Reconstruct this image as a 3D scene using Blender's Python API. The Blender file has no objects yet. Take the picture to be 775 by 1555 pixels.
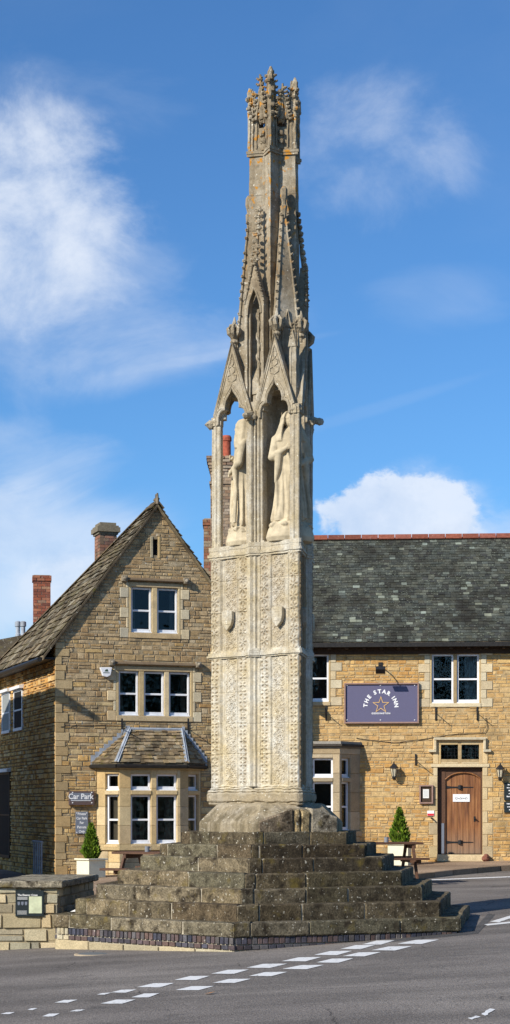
import bpy, bmesh, math, random
import numpy as np
from mathutils import Vector, Matrix, noise
random.seed(7); RN = random.Random(11)
SC = bpy.context.scene; COL = SC.collection
R = math.radians
# ------------------------------------------------------------------ measured camera
FPX, CX, HY, EYE = 2740.0, 387.5, 1226.8, 1.8
class Fr:                                   # a wall plane: u along it, d out of it
    def __init__(s, ox, oy, a):
        a = R(a); s.o = (ox, oy); s.U = (math.cos(a), math.sin(a)); s.N = (math.sin(a), -math.cos(a)); s.a = a
    def P(s, u, d, z):
        return Vector((s.o[0]+u*s.U[0]+d*s.N[0], s.o[1]+u*s.U[1]+d*s.N[1], z))
    def uz(s, x, y, d=0.0):                 # survey: reading on the photo -> metres on this wall
        rx = (x-CX)/FPX; rz = (HY-y)/FPX
        Y = (d+s.o[0]*s.N[0]+s.o[1]*s.N[1])/(rx*s.N[0]+s.N[1])
        return ((Y*rx-s.o[0])*s.U[0]+(Y-s.o[1])*s.U[1], EYE+Y*rz)
def ground(x, y):
    x = max(-9, min(9, x)); t = max(0, min(1, (y-26)/10)); t = t*t*(3-2*t); yy = min(y, 44)
    return (1-t)*(-.053+.0512*x+.003*min(y, 30)) + t*(.24+.02*x+.02*max(0, yy-36))
def gpt(x, y):                              # point of the ground seen at a reading
    Y = 25.0
    for _ in range(40):
        X = (x-CX)/FPX*Y; Y = .5*Y+.5*(EYE-ground(X, Y))*FPX/(y-HY)
    return (x-CX)/FPX*Y, Y
# ------------------------------------------------------------------ scene helpers
def tag(o, label=None, cat=None, group=None, kind=None):
    if label: o['label'] = label
    if cat: o['category'] = cat
    if group: o['group'] = group
    if kind: o['kind'] = kind
    return o
def thing(name, label, cat, loc=(0, 0, 0), rz=0, group=None):
    o = bpy.data.objects.new(name, None); COL.objects.link(o); o.empty_display_size = .2
    o.location = loc; o.rotation_euler = (0, 0, rz)
    return tag(o, label, cat, group)
class MB:
    def __init__(s): s.v = []; s.f = []; s.c = []; s.col = (.20, .16, .105)
    def add(s, vs, fs, col=None):
        n = len(s.v); col = col or s.col
        s.v += [tuple(v) for v in vs]; s.f += [tuple(i+n for i in f) for f in fs]; s.c += [col]*len(vs)
    def box(s, c, h, M=None, col=None, inset=0):       # centre, half sizes
        vs = [Vector((sx*h[0], sy*h[1], sz*h[2])) for sz in (-1, 1) for sy in (-1, 1) for sx in (-1, 1)]
        if M: vs = [M @ v for v in vs]
        c = Vector(c); s.add([v+c for v in vs], [(0, 2, 3, 1), (4, 5, 7, 6), (0, 1, 5, 4), (2, 6, 7, 3), (0, 4, 6, 2), (1, 3, 7, 5)], col)
    def fbox(s, fr, u0, u1, z0, z1, d0, d1, col=None):
        vs = [fr.P(u, d, z) for z in (z0, z1) for d in (d1, d0) for u in (u0, u1)]
        s.add(vs, [(0, 2, 3, 1), (4, 5, 7, 6), (0, 1, 5, 4), (2, 6, 7, 3), (0, 4, 6, 2), (1, 3, 7, 5)], col)
    def prism(s, poly, z0, z1, scale=1, c=None, col=None):   # poly in xy
        n = len(poly)
        if c is None: c = (sum(p[0] for p in poly)/n, sum(p[1] for p in poly)/n)
        top = [(c[0]+(p[0]-c[0])*scale, c[1]+(p[1]-c[1])*scale, z1) for p in poly]
        s.add([(p[0], p[1], z0) for p in poly]+top, [tuple(range(n-1, -1, -1)), tuple(range(n, 2*n))]+[(i, (i+1) % n, n+(i+1) % n, n+i) for i in range(n)], col)
    def slab(s, pts, n, t, col=None):                 # planar outline extruded by t along n
        n = Vector(n).normalized()*t; k = len(pts); a = [Vector(p) for p in pts]
        s.add(a+[p+n for p in a], [tuple(range(k-1, -1, -1)), tuple(range(k, 2*k))]+[(i, (i+1) % k, k+(i+1) % k, k+i) for i in range(k)], col)
    def tube(s, pts, r, seg=8, col=None):
        pts = [Vector(p) for p in pts]; rr = r if isinstance(r, (list, tuple)) else [r]*len(pts); rings = []
        vs = []
        for i, p in enumerate(pts):
            t = (pts[min(i+1, len(pts)-1)]-pts[max(i-1, 0)]).normalized()
            a = t.orthogonal().normalized() if i == 0 else (a-t*a.dot(t)).normalized()
            b = t.cross(a)
            vs += [p+(a*math.cos(2*math.pi*k/seg)+b*math.sin(2*math.pi*k/seg))*rr[i] for k in range(seg)]
        fs = [(i*seg+k, i*seg+(k+1) % seg, (i+1)*seg+(k+1) % seg, (i+1)*seg+k) for i in range(len(pts)-1) for k in range(seg)]
        fs += [tuple(range(seg-1, -1, -1)), tuple((len(pts)-1)*seg+k for k in range(seg))]
        s.add(vs, fs, col)
    def lathe(s, c, prof, seg=16, col=None, sq=(1, 1)):
        vs = []; c = Vector(c)
        for r, z in prof: vs += [c+Vector((r*sq[0]*math.cos(2*math.pi*k/seg), r*sq[1]*math.sin(2*math.pi*k/seg), z)) for k in range(seg)]
        fs = [(i*seg+k, i*seg+(k+1) % seg, (i+1)*seg+(k+1) % seg, (i+1)*seg+k) for i in range(len(prof)-1) for k in range(seg)]
        fs += [tuple(range(seg-1, -1, -1)), tuple((len(prof)-1)*seg+k for k in range(seg))]
        s.add(vs, fs, col)
    def blob(s, c, r, sq=(1, 1, 1), rnd=.25, col=None):   # small lumpy knob of carving
        c = Vector(c); vs = []; seg = 6
        rows = [(0, 1), (.8, .55), (1, 0), (.75, -.6), (0, -1)]
        for a, h in rows[1:4]:
            for k in range(seg):
                q = r*(1+RN.uniform(-rnd, rnd)); vs.append(c+Vector((a*q*sq[0]*math.cos(k*math.tau/seg), a*q*sq[1]*math.sin(k*math.tau/seg), h*q*sq[2])))
        vs += [c+Vector((0, 0, r*sq[2])), c-Vector((0, 0, r*sq[2]))]
        fs = []
        for k in range(seg):
            k2 = (k+1) % seg
            fs += [(18, k, k2), (k, seg+k, seg+k2, k2), (seg+k, 2*seg+k, 2*seg+k2, seg+k2), (2*seg+k, 19, 2*seg+k2)]
        s.add(vs, fs, col)
    def build(s, name, mat, parent=None, smooth=False, fix=True, rough=0, sub=0, bevel=0, angle=None):
        me = bpy.data.meshes.new(name); me.from_pydata(s.v, [], s.f)
        at = me.color_attributes.new('Col', 'FLOAT_COLOR', 'POINT')
        at.data.foreach_set('color', np.array([(c[0], c[1], c[2], 1) for c in s.c], dtype=np.float32).ravel())
        if fix or sub or bevel:
            bm = bmesh.new(); bm.from_mesh(me)
            if fix: bmesh.ops.recalc_face_normals(bm, faces=bm.faces)
            if bevel:
                es = [e for e in bm.edges if len(e.link_faces) == 2 and e.calc_face_angle(0) > .6]
                bmesh.ops.bevel(bm, geom=es, offset=bevel, segments=1, affect='EDGES', clamp_overlap=True)
            if sub:
                for it in range(5):
                    es = [e for e in bm.edges if e.calc_length() > sub]
                    if not es: break
                    bmesh.ops.subdivide_edges(bm, edges=es, cuts=1, use_grid_fill=False)
                bmesh.ops.triangulate(bm, faces=[f for f in bm.faces if len(f.verts) > 4])
            if rough:
                for v in bm.verts:
                    n = noise.noise_vector(v.co*7)*rough+noise.noise_vector(v.co*23)*rough*.7
                    v.co += n
            bm.to_mesh(me); bm.free()
        me.materials.append(mat)
        if smooth: me.polygons.foreach_set('use_smooth', [True]*len(me.polygons))
        o = bpy.data.objects.new(name, me); COL.objects.link(o)
        if parent is not None: o.parent = parent; 
        return o
def keep(o, parent):                          # world-space mesh under a parent that stands elsewhere
    o.parent = parent
    p = parent
    M = Matrix.LocRotScale(p.location, p.rotation_euler, p.scale)
    if p.parent: M = Matrix.LocRotScale(p.parent.location, p.parent.rotation_euler, None) @ M
    o.matrix_parent_inverse = M.inverted()
    return o
def wpart(mb, name, mat, parent, **k):
    o = mb.build(name, mat, None, **k)
    return keep(o, parent) if parent is not None else o
def wsub(mb, name, mat, parent, **k):          # parent is itself a world-space mesh part (identity local)
    o = mb.build(name, mat, None, **k); o.parent = parent
    return o
# ------------------------------------------------------------------ materials
def mat(name, build, **kw):
    m = bpy.data.materials.new(name); m.use_nodes = True; nt = m.node_tree
    b = nt.nodes['Principled BSDF']; build(nt, b, **kw); return m
def N(nt, t, **kw):
    n = nt.nodes.new(t)
    for k, v in kw.items():
        if k in n.inputs.keys(): n.inputs[k].default_value = v
        else: setattr(n, k, v)
    return n
def L(nt, a, b): nt.links.new(a, b)
def ramp(nt, fac, stops):
    r = nt.nodes.new('ShaderNodeValToRGB'); e = r.color_ramp.elements
    while len(e) < len(stops): e.new(.5)
    for i, (p, c) in enumerate(stops):
        e[i].position = p; e[i].color = (c[0], c[1], c[2], 1) if not isinstance(c, (int, float)) else (c, c, c, 1)
    L(nt, fac, r.inputs[0]); return r.outputs[0]
def tex(nt, kind, scale, detail=4, rough=.6, vec=None, **kw):
    n = nt.nodes.new('ShaderNodeTex'+kind); n.inputs['Scale'].default_value = scale
    if kind == 'Noise': n.inputs['Detail'].default_value = detail; n.inputs['Roughness'].default_value = rough
    for k, v in kw.items(): setattr(n, k, v)
    if vec is None:
        tc = nt.nodes.new('ShaderNodeTexCoord'); vec = tc.outputs['Object']
    L(nt, vec, n.inputs['Vector']); return n
def mix(nt, f, a, b, mode='MIX'):
    m = nt.nodes.new('ShaderNodeMix'); m.data_type = 'RGBA'; m.blend_type = mode
    for s, i in ((f, 0), (a, 6), (b, 7)):
        if isinstance(s, (int, float)): m.inputs[i].default_value = s
        elif isinstance(s, tuple): m.inputs[i].default_value = (s[0], s[1], s[2], 1)
        else: L(nt, s, m.inputs[i])
    return m.outputs[2]
def bump(nt, b, h, dist=.01, strength=1):
    n = nt.nodes.new('ShaderNodeBump'); n.inputs['Distance'].default_value = dist; n.inputs['Strength'].default_value = strength
    L(nt, h, n.inputs['Height']); L(nt, n.outputs[0], b.inputs['Normal'])
def f_plain(nt, b, col, rough=.6, metal=0, var=.25, scale=20, spec=.3):
    b.inputs['Roughness'].default_value = rough; b.inputs['Metallic'].default_value = metal
    b.inputs['Specular IOR Level'].default_value = spec
    t = tex(nt, 'Noise', scale, 5)
    c = ramp(nt, t.outputs[0], [(.3, tuple(x*(1-var) for x in col)), (.7, tuple(min(1, x*(1+var)) for x in col))])
    L(nt, c, b.inputs['Base Color']); bump(nt, b, t.outputs[0], .003)
def f_col(nt, b, mulv=(.62, 1.3), scale=9, fine=60, dist=.012, stain=None, spots=None, rough=.92, tint=None, spec=.12, fv=(.72, 1.22)):
    # colour of each stone / slate from its vertex colour, with worn mottling
    a = nt.nodes.new('ShaderNodeVertexColor'); a.layer_name = 'Col'
    t = tex(nt, 'Noise', scale, 8, .65); t2 = tex(nt, 'Noise', fine, 4, .7)
    m1 = ramp(nt, t.outputs[0], [(.3, mulv[0]), (.7, mulv[1])])
    c = mix(nt, 1.0, a.outputs[0], m1, 'MULTIPLY')
    m2 = ramp(nt, t2.outputs[0], [(.35, fv[0]), (.65, fv[1])])
    c = mix(nt, .9, c, m2, 'MULTIPLY')
    if stain:                                 # (colour, noise scale, lo, hi)
        t3 = tex(nt, 'Noise', stain[1], 6, .62)
        c = mix(nt, ramp(nt, t3.outputs[0], [(stain[2], 0), (stain[3], 1)]), c, stain[0])
    if spots:
        for (sc, sca, lo, hi) in spots:
            t4 = tex(nt, 'Noise', sca, 3, .5)
            c = mix(nt, ramp(nt, t4.outputs[0], [(lo, 0), (hi, 1)]), c, sc)
    L(nt, c, b.inputs['Base Color']); b.inputs['Roughness'].default_value = rough
    b.inputs['Specular IOR Level'].default_value = spec
    h = mix(nt, .5, t.outputs[0], t2.outputs[0]); bump(nt, b, h, dist)
M_RUB = mat('rubble_stone', f_col, mulv=(.72, 1.22), stain=((.13, .09, .045), .9, .58, .80), dist=.02)
M_RUBG = mat('weathered_rubble', f_col, mulv=(.68, 1.25), stain=((.11, .09, .06), 1.7, .54, .74), spots=[((.42, .40, .34), 14, .66, .74)], dist=.02)
M_DRESS = mat('dressed_stone', f_col, mulv=(.85, 1.12), scale=5, stain=((.22, .17, .10), 2.2, .58, .85), dist=.005)
M_STEP = mat('step_stone', f_col, fv=(.45, 1.5), mulv=(.45, 1.5), scale=8, fine=45, stain=((.035, .027, .018), 5.5, .50, .66),
             spots=[((.50, .46, .37), 27, .655, .70), ((.16, .12, .035), 5, .6, .76), ((.38, .35, .26), 9, .72, .77)], dist=.03)
M_SLATE = mat('roof_slate', f_col, mulv=(.6, 1.35), scale=4, spots=[((.25, .27, .20), 24, .62, .70), ((.024, .022, .018), .9, .50, .72)], dist=.008, rough=.9, spec=.1)
M_STSL = mat('stone_slate', f_col, mulv=(.6, 1.3), scale=5, stain=((.05, .038, .025), 2, .5, .7), spots=[((.35, .33, .27), 16, .64, .7), ((.10, .09, .02), 5, .62, .75)], dist=.02)
M_BRICK = mat('brick', f_col, mulv=(.7, 1.25), scale=12, spots=[((.35, .32, .27), 15, .7, .76)], dist=.006)
def f_tower(nt, b):
    g = nt.nodes.new('ShaderNodeNewGeometry'); sx = nt.nodes.new('ShaderNodeSeparateXYZ'); L(nt, g.outputs['Position'], sx.inputs[0])
    def mr(lo, hi, src=sx.outputs[2]):
        m = nt.nodes.new('ShaderNodeMapRange'); m.inputs[1].default_value = lo; m.inputs[2].default_value = hi; L(nt, src, m.inputs[0]); return m.outputs[0]
    t = tex(nt, 'Noise', 2.2, 8, .65); t2 = tex(nt, 'Noise', 14, 6, .7); t3 = tex(nt, 'Noise', 50, 4, .7)
    mp = nt.nodes.new('ShaderNodeMapping'); tc = nt.nodes.new('ShaderNodeTexCoord'); L(nt, tc.outputs['Object'], mp.inputs[0]); mp.inputs['Scale'].default_value = (9, 9, .9)
    st = tex(nt, 'Noise', 1, 5, .6, vec=mp.outputs[0])
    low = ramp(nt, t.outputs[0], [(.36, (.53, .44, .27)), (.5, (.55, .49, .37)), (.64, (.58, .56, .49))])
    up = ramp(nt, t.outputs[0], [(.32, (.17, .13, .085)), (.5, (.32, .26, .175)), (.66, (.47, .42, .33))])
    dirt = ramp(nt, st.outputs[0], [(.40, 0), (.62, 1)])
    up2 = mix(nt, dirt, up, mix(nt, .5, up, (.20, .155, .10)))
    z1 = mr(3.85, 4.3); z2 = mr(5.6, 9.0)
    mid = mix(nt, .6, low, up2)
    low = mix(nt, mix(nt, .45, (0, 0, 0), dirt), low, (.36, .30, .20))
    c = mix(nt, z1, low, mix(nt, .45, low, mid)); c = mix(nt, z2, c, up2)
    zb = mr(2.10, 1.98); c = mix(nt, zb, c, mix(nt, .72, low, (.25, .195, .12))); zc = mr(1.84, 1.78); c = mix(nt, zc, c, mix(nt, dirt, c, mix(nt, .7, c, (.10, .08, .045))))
    m2 = ramp(nt, t2.outputs[0], [(.3, .66), (.6, 1.15)]); c = mix(nt, .75, c, m2, 'MULTIPLY')
    m3 = ramp(nt, t3.outputs[0], [(.32, .65), (.6, 1.15)]); c = mix(nt, .6, c, m3, 'MULTIPLY')
    # orange lichen on the top stages, pale lichen everywhere
    tl = tex(nt, 'Noise', 11, 3, .5); zl = mr(8.8, 10.6)
    lf = ramp(nt, tl.outputs[0], [(.60, 0), (.66, 1)])
    mm = nt.nodes.new('ShaderNodeMath'); mm.operation = 'MULTIPLY'; L(nt, lf, mm.inputs[0]); L(nt, zl, mm.inputs[1])
    c = mix(nt, mm.outputs[0], c, (.48, .22, .035))
    tp = tex(nt, 'Noise', 26, 3, .5); c = mix(nt, ramp(nt, tp.outputs[0], [(.66, 0), (.72, .8)]), c, (.72, .68, .56))
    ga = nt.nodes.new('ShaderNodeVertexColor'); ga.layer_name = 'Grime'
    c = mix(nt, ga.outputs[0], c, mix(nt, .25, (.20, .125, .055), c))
    L(nt, c, b.inputs['Base Color']); b.inputs['Roughness'].default_value = .95; b.inputs['Specular IOR Level'].default_value = .1
    bump(nt, b, mix(nt, .5, t2.outputs[0], t3.outputs[0]), .012)
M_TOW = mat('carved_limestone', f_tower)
M_STAT = mat('statue_stone', f_plain, col=(.50, .42, .285), rough=.95, var=.28, scale=7, spec=.05)
M_WHITE = mat('white_paint', f_plain, col=(.74, .75, .77), rough=.5, var=.10, scale=5)
M_LEAD = mat('lead_sheet', f_plain, col=(.30, .33, .37), rough=.6, var=.3, scale=7)
M_IRON = mat('black_iron', f_plain, col=(.018, .018, .02), rough=.5, var=.3)
M_GUT = mat('dark_gutter', f_plain, col=(.02, .018, .016), rough=.5, var=.4)
M_RED = mat('terracotta', f_plain, col=(.36, .085, .045), rough=.8, var=.35, scale=14)
M_GREY = mat('grey_sign', f_plain, col=(.17, .19, .23), rough=.5, var=.05)
M_CREAM = mat('cream_paint', f_plain, col=(.74, .70, .52), rough=.6, var=.06)
M_WOODD = mat('dark_wood', f_plain, col=(.055, .032, .018), rough=.7, var=.4, scale=30)
M_TABLE = mat('stained_timber', f_plain, col=(.10, .05, .028), rough=.7, var=.35, scale=30)
M_SOIL = mat('soil', f_plain, col=(.05, .035, .02), rough=.9, var=.4)
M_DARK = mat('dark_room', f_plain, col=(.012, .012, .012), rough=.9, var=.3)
M_CURT = mat('curtain_cloth', f_plain, col=(.20, .16, .12), rough=.9, var=.2)
M_CURTG = mat('net_curtain', f_plain, col=(.25, .27, .27), rough=.9, var=.2)
M_SIGN = mat('slate_blue_paint', f_plain, col=(.115, .11, .185), rough=.5, var=.08, scale=60)
M_PINK = mat('brown_frame', f_plain, col=(.30, .19, .15), rough=.6, var=.15)
M_LETT = mat('white_lettering', f_plain, col=(.82, .82, .82), rough=.5, var=.02)
M_GOLD = mat('gold_paint', f_plain, col=(.75, .48, .19), rough=.45, var=.1)
M_BOARD = mat('black_board', f_plain, col=(.02, .028, .03), rough=.4, var=.2)
M_PAPER = mat('paper', f_plain, col=(.75, .74, .70), rough=.8, var=.06)
M_MAP = mat('map_print', f_plain, col=(.55, .58, .38), rough=.8, var=.2, scale=9)
M_MUG = mat('grey_ceramic', f_plain, col=(.22, .23, .25), rough=.3, var=.1)
M_STONEB = mat('red_stone', f_plain, col=(.18, .07, .045), rough=.9, var=.4, scale=12)
M_COPP = mat('faded_grass_litter', f_plain, col=(.35, .16, .05), rough=.9, var=.3)
M_PAINT = None
def f_glass(nt, b):
    nt.nodes.remove(b); o = nt.nodes['Material Output']
    g = N(nt, 'ShaderNodeBsdfGlossy'); g.inputs['Roughness'].default_value = .03; g.inputs['Color'].default_value = (.9, .95, 1, 1)
    t = N(nt, 'ShaderNodeBsdfTransparent'); t.inputs['Color'].default_value = (.62, .65, .64, 1)
    fr = N(nt, 'ShaderNodeFresnel'); fr.inputs['IOR'].default_value = 1.5; ms = N(nt, 'ShaderNodeMixShader')
    no = tex(nt, 'Noise', 3, 2); bp = N(nt, 'ShaderNodeBump'); bp.inputs['Distance'].default_value = .004; L(nt, no.outputs[0], bp.inputs['Height']); L(nt, bp.outputs[0], g.inputs['Normal'])
    L(nt, fr.outputs[0], ms.inputs[0]); L(nt, t.outputs[0], ms.inputs[1]); L(nt, g.outputs[0], ms.inputs[2]); L(nt, ms.outputs[0], o.inputs[0])
M_GLASS = mat('window_glass', f_glass)
def f_lglass(nt, b):
    b.inputs['Base Color'].default_value = (.75, .68, .5, 1); b.inputs['Roughness'].default_value = .15; b.inputs['Transmission Weight'].default_value = .35
M_LGL = mat('lantern_glass', f_lglass)
def f_road(nt, b, base=(.158, .138, .120), patch=(.20, .176, .152)):
    t = tex(nt, 'Noise', .35, 5, .55); t2 = tex(nt, 'Noise', 42, 4, .75); v = tex(nt, 'Voronoi', 60)
    mp = nt.nodes.new('ShaderNodeMapping'); tc = nt.nodes.new('ShaderNodeTexCoord'); L(nt, tc.outputs['Object'], mp.inputs[0]); mp.inputs['Scale'].default_value = (.35, 1.2, 1); mp.inputs['Rotation'].default_value = (0, 0, -.35)
    t5 = tex(nt, 'Noise', .8, 5, .6, vec=mp.outputs[0])
    c = ramp(nt, t.outputs[0], [(.35, base), (.65, patch)])
    c = mix(nt, .55, c, ramp(nt, t5.outputs[0], [(.4, .62), (.6, 1.3)]), 'MULTIPLY')
    c = mix(nt, .95, c, ramp(nt, t2.outputs[0], [(.3, .40), (.7, 1.7)]), 'MULTIPLY')
    wv = tex(nt, 'Noise', 2.5, 3, .6); wm = mix(nt, .12, tc.outputs['Object'], wv.outputs['Color']); vc = tex(nt, 'Voronoi', .55, vec=wm, feature='DISTANCE_TO_EDGE'); cm = tex(nt, 'Noise', .9, 2, .5)
    ck = mix(nt, ramp(nt, cm.outputs[0], [(.50, 0), (.56, 1)]), (1, 1, 1), ramp(nt, vc.outputs[0], [(.0, .45), (.006, 1)]))
    c = mix(nt, 1.0, c, ck, 'MULTIPLY')
    ol = tex(nt, 'Noise', 1.7, 4, .65); c = mix(nt, ramp(nt, ol.outputs[0], [(.58, 0), (.75, .55)]), c, (.06, .055, .05))
    c = mix(nt, ramp(nt, tex(nt, 'Noise', 33, 2, .5).outputs[0], [(.68, 0), (.72, .6)]), c, (.36, .34, .30))
    L(nt, c, b.inputs['Base Color']); b.inputs['Roughness'].default_value = .85; b.inputs['Specular IOR Level'].default_value = .2
    bump(nt, b, mix(nt, .5, v.outputs[0], t2.outputs[0]), .012)
M_ROAD = mat('asphalt', f_road)
M_PAVE = mat('pavement_surface', f_road, base=(.27, .19, .125), patch=(.36, .26, .175))
def f_paint(nt, b):
    t = tex(nt, 'Noise', 18, 5, .7); c = ramp(nt, t.outputs[0], [(.33, (.16, .15, .14)), (.42, (.72, .71, .68))])
    L(nt, c, b.inputs['Base Color']); b.inputs['Roughness'].default_value = .7
M_LINE = mat('road_paint', f_paint)
def f_wood(nt, b):
    mp = nt.nodes.new('ShaderNodeMapping'); tc = nt.nodes.new('ShaderNodeTexCoord'); L(nt, tc.outputs['Object'], mp.inputs[0]); mp.inputs['Scale'].default_value = (22, 22, 1.6)
    t = tex(nt, 'Noise', 1, 6, .6, vec=mp.outputs[0])
    g = nt.nodes.new('ShaderNodeNewGeometry'); sx = nt.nodes.new('ShaderNodeSeparateXYZ'); L(nt, g.outputs['Position'], sx.inputs[0])
    m = nt.nodes.new('ShaderNodeMapRange'); m.inputs[1].default_value = 1.35; m.inputs[2].default_value = .75; L(nt, sx.outputs[2], m.inputs[0])
    c = ramp(nt, t.outputs[0], [(.3, (.09, .030, .010)), (.5, (.24, .095, .030)), (.7, (.36, .17, .06))])
    c = mix(nt, m.outputs[0], c, mix(nt, .5, c, (.24, .20, .15)))
    L(nt, c, b.inputs['Base Color']); b.inputs['Roughness'].default_value = .6; bump(nt, b, t.outputs[0], .004)
M_DOOR = mat('oak_boards', f_wood)
def f_leaf(nt, b):
    a = nt.nodes.new('ShaderNodeVertexColor'); a.layer_name = 'Col'; L(nt, a.outputs[0], b.inputs['Base Color'])
    b.inputs['Roughness'].default_value = .6; b.inputs['Specular IOR Level'].default_value = .2
M_LEAF = mat('conifer_leaf', f_leaf)
# ------------------------------------------------------------------ masonry
def clip(poly, outline):
    out = poly; n = len(outline)
    for i in range(n):
        a = outline[i]; b = outline[(i+1) % n]; res = []
        side = lambda p: (b[0]-a[0])*(p[1]-a[1])-(b[1]-a[1])*(p[0]-a[0])
        for j in range(len(out)):
            p = out[j]; q = out[(j+1) % len(out)]; sp, sq = side(p), side(q)
            if sp >= 0: res.append(p)
            if (sp > 0) != (sq > 0) and abs(sp-sq) > 1e-12:
                t = sp/(sp-sq); res.append((p[0]+(q[0]-p[0])*t, p[1]+(q[1]-p[1])*t))
        out = res
        if len(out) < 3: return []
    return out
def minus(rects, holes):
    for h in holes:
        new = []
        for r in rects:
            if r[2] <= h[0] or r[0] >= h[2] or r[3] <= h[1] or r[1] >= h[3]: new.append(r); continue
            if r[0] < h[0]: new.append((r[0], r[1], h[0], r[3]))
            if r[2] > h[2]: new.append((h[2], r[1], r[2], r[3]))
            a, b = max(r[0], h[0]), min(r[2], h[2])
            if r[1] < h[1]: new.append((a, r[1], b, h[1]))
            if r[3] > h[3]: new.append((a, h[3], b, r[3]))
        rects = new
    return rects
def stones(mb, fr, outline, holes, course, length, pal, gap=.006, dep=(.004, .022), rs=1, d0=0, jit=1):
    rr = random.Random(rs); u0 = min(p[0] for p in outline); u1 = max(p[0] for p in outline)
    z = min(p[1] for p in outline); z1 = max(p[1] for p in outline)
    while z < z1:
        h = rr.uniform(*course); u = u0-rr.uniform(0, length[1])
        while u < u1:
            l = rr.uniform(*length)*rr.choice((.7, 1, 1, 1.4))
            # a tall course is now and then two thin stones
            parts = [(u, z, u+l, z+h)] if h < course[1]*.72 or rr.random() > .35 else [(u, z, u+l, z+h*.5), (u, z+h*.5, u+l, z+h)]
            for pr in parts:
                for r in minus([pr], holes):
                    if r[2]-r[0] < 2.6*gap or r[3]-r[1] < 2.6*gap: continue
                    g = gap*rr.uniform(.6, 1.6)
                    po = clip([(r[0]+g, r[1]+g), (r[2]-g, r[1]+g), (r[2]-g, r[3]-g), (r[0]+g, r[3]-g)], outline)
                    if len(po) < 3: continue
                    cx = sum(p[0] for p in po)/len(po); cz = sum(p[1] for p in po)/len(po)
                    d = d0+rr.uniform(*dep); tu = rr.uniform(-.05, .05)*jit; tz = rr.uniform(-.06, .06)*jit; n = len(po)
                    col = pal(rr, cx, cz)
                    w = min(r[2]-r[0], r[3]-r[1]); k = min(.012, w*.2)
                    jj = lambda: rr.uniform(-.006, .006)*jit
                    base = [fr.P(p[0], d0-.012, p[1]) for p in po]
                    top = []
                    for p in po:
                        q = (p[0]+(cx-p[0])*k*2/max(.03, r[2]-r[0])+jj(), p[1]+(cz-p[1])*k*2/max(.03, r[3]-r[1])+jj())
                        top.append(fr.P(q[0], d+(q[0]-cx)*tu+(q[1]-cz)*tz, q[1]))
                    mb.add(base+top, [tuple(range(n, 2*n))]+[(i, (i+1) % n, n+(i+1) % n, n+i) for i in range(n)], col)
            u += l
        z += h
def skin(mb, fr, outline, holes, reveal=.16, col=(.3, .22, .13), d=0):
    u0 = min(p[0] for p in outline); u1 = max(p[0] for p in outline); z0 = min(p[1] for p in outline); z1 = max(p[1] for p in outline)
    for r in minus([(u0, z0, u1, z1)], holes):
        po = clip([(r[0], r[1]), (r[2], r[1]), (r[2], r[3]), (r[0], r[3])], outline)
        if len(po) > 2: mb.add([fr.P(p[0], d, p[1]) for p in po], [tuple(range(len(po)))], col)
    for (a, b, c, e) in holes:
        q = [(a, b), (c, b), (c, e), (a, e)]
        vs = [fr.P(p[0], d, p[1]) for p in q]+[fr.P(p[0], d-reveal, p[1]) for p in q]
        mb.add(vs, [(i, (i+1) % 4, 4+(i+1) % 4, 4+i) for i in range(4)], col)
def jitc(c, v, rr): k = rr.uniform(1-v, 1+v); h = rr.uniform(-.05, .05); return (c[0]*k*(1+h), c[1]*k, c[2]*k*(1-h*1.5))
OCH = [(.60, .385, .14), (.56, .34, .115), (.64, .45, .19), (.50, .29, .09), (.66, .50, .25), (.45, .26, .09), (.60, .41, .17), (.58, .44, .23)]
GRY = [(.37, .285, .155), (.42, .34, .21), (.33, .245, .135), (.46, .38, .24), (.40, .295, .15), (.29, .21, .115), (.44, .33, .17), (.47, .41, .28)]
def pal_main(rr, u, z):
    c = jitc(rr.choice(OCH), .10, rr)
    c = tuple(.72*a+.28*b for a, b in zip(c, (.60, .40, .165)))
    c = (c[0]*1.02, c[1]*.96, c[2]*.92)
    if z > 2.9 and z < 4.6: c = tuple(.6*a+.4*b for a, b in zip(c, (.54, .38, .19)))
    return c
def pal_wing(rr, u, z):
    t = max(0, min(1, (z-2.3)/2)); a = jitc(rr.choice(OCH), .2, rr); b = jitc(rr.choice(GRY), .16, rr); b = (b[0]*1.08, b[1]*.97, b[2]*.88)
    c = b if rr.random() < .15+.8*t else a; return tuple(.7*p+.3*q for p, q in zip(c, (.455, .335, .185)))
def pal_side(rr, u, z): c = jitc(rr.choice(OCH), .12, rr); return (c[0]*1.05, c[1]*.93, c[2]*.85)
DRS = [(.50, .37, .19), (.55, .42, .23), (.47, .36, .21), (.58, .45, .26)]
DRP = [(.58, .48, .31), (.52, .44, .30), (.62, .52, .34), (.50, .40, .25)]
def dcol(rr=RN, pal=DRS): return jitc(rr.choice(pal), .07, rr)
def pal_dress(rr, u, z): return jitc(rr.choice(DRP), .08, rr)
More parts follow.
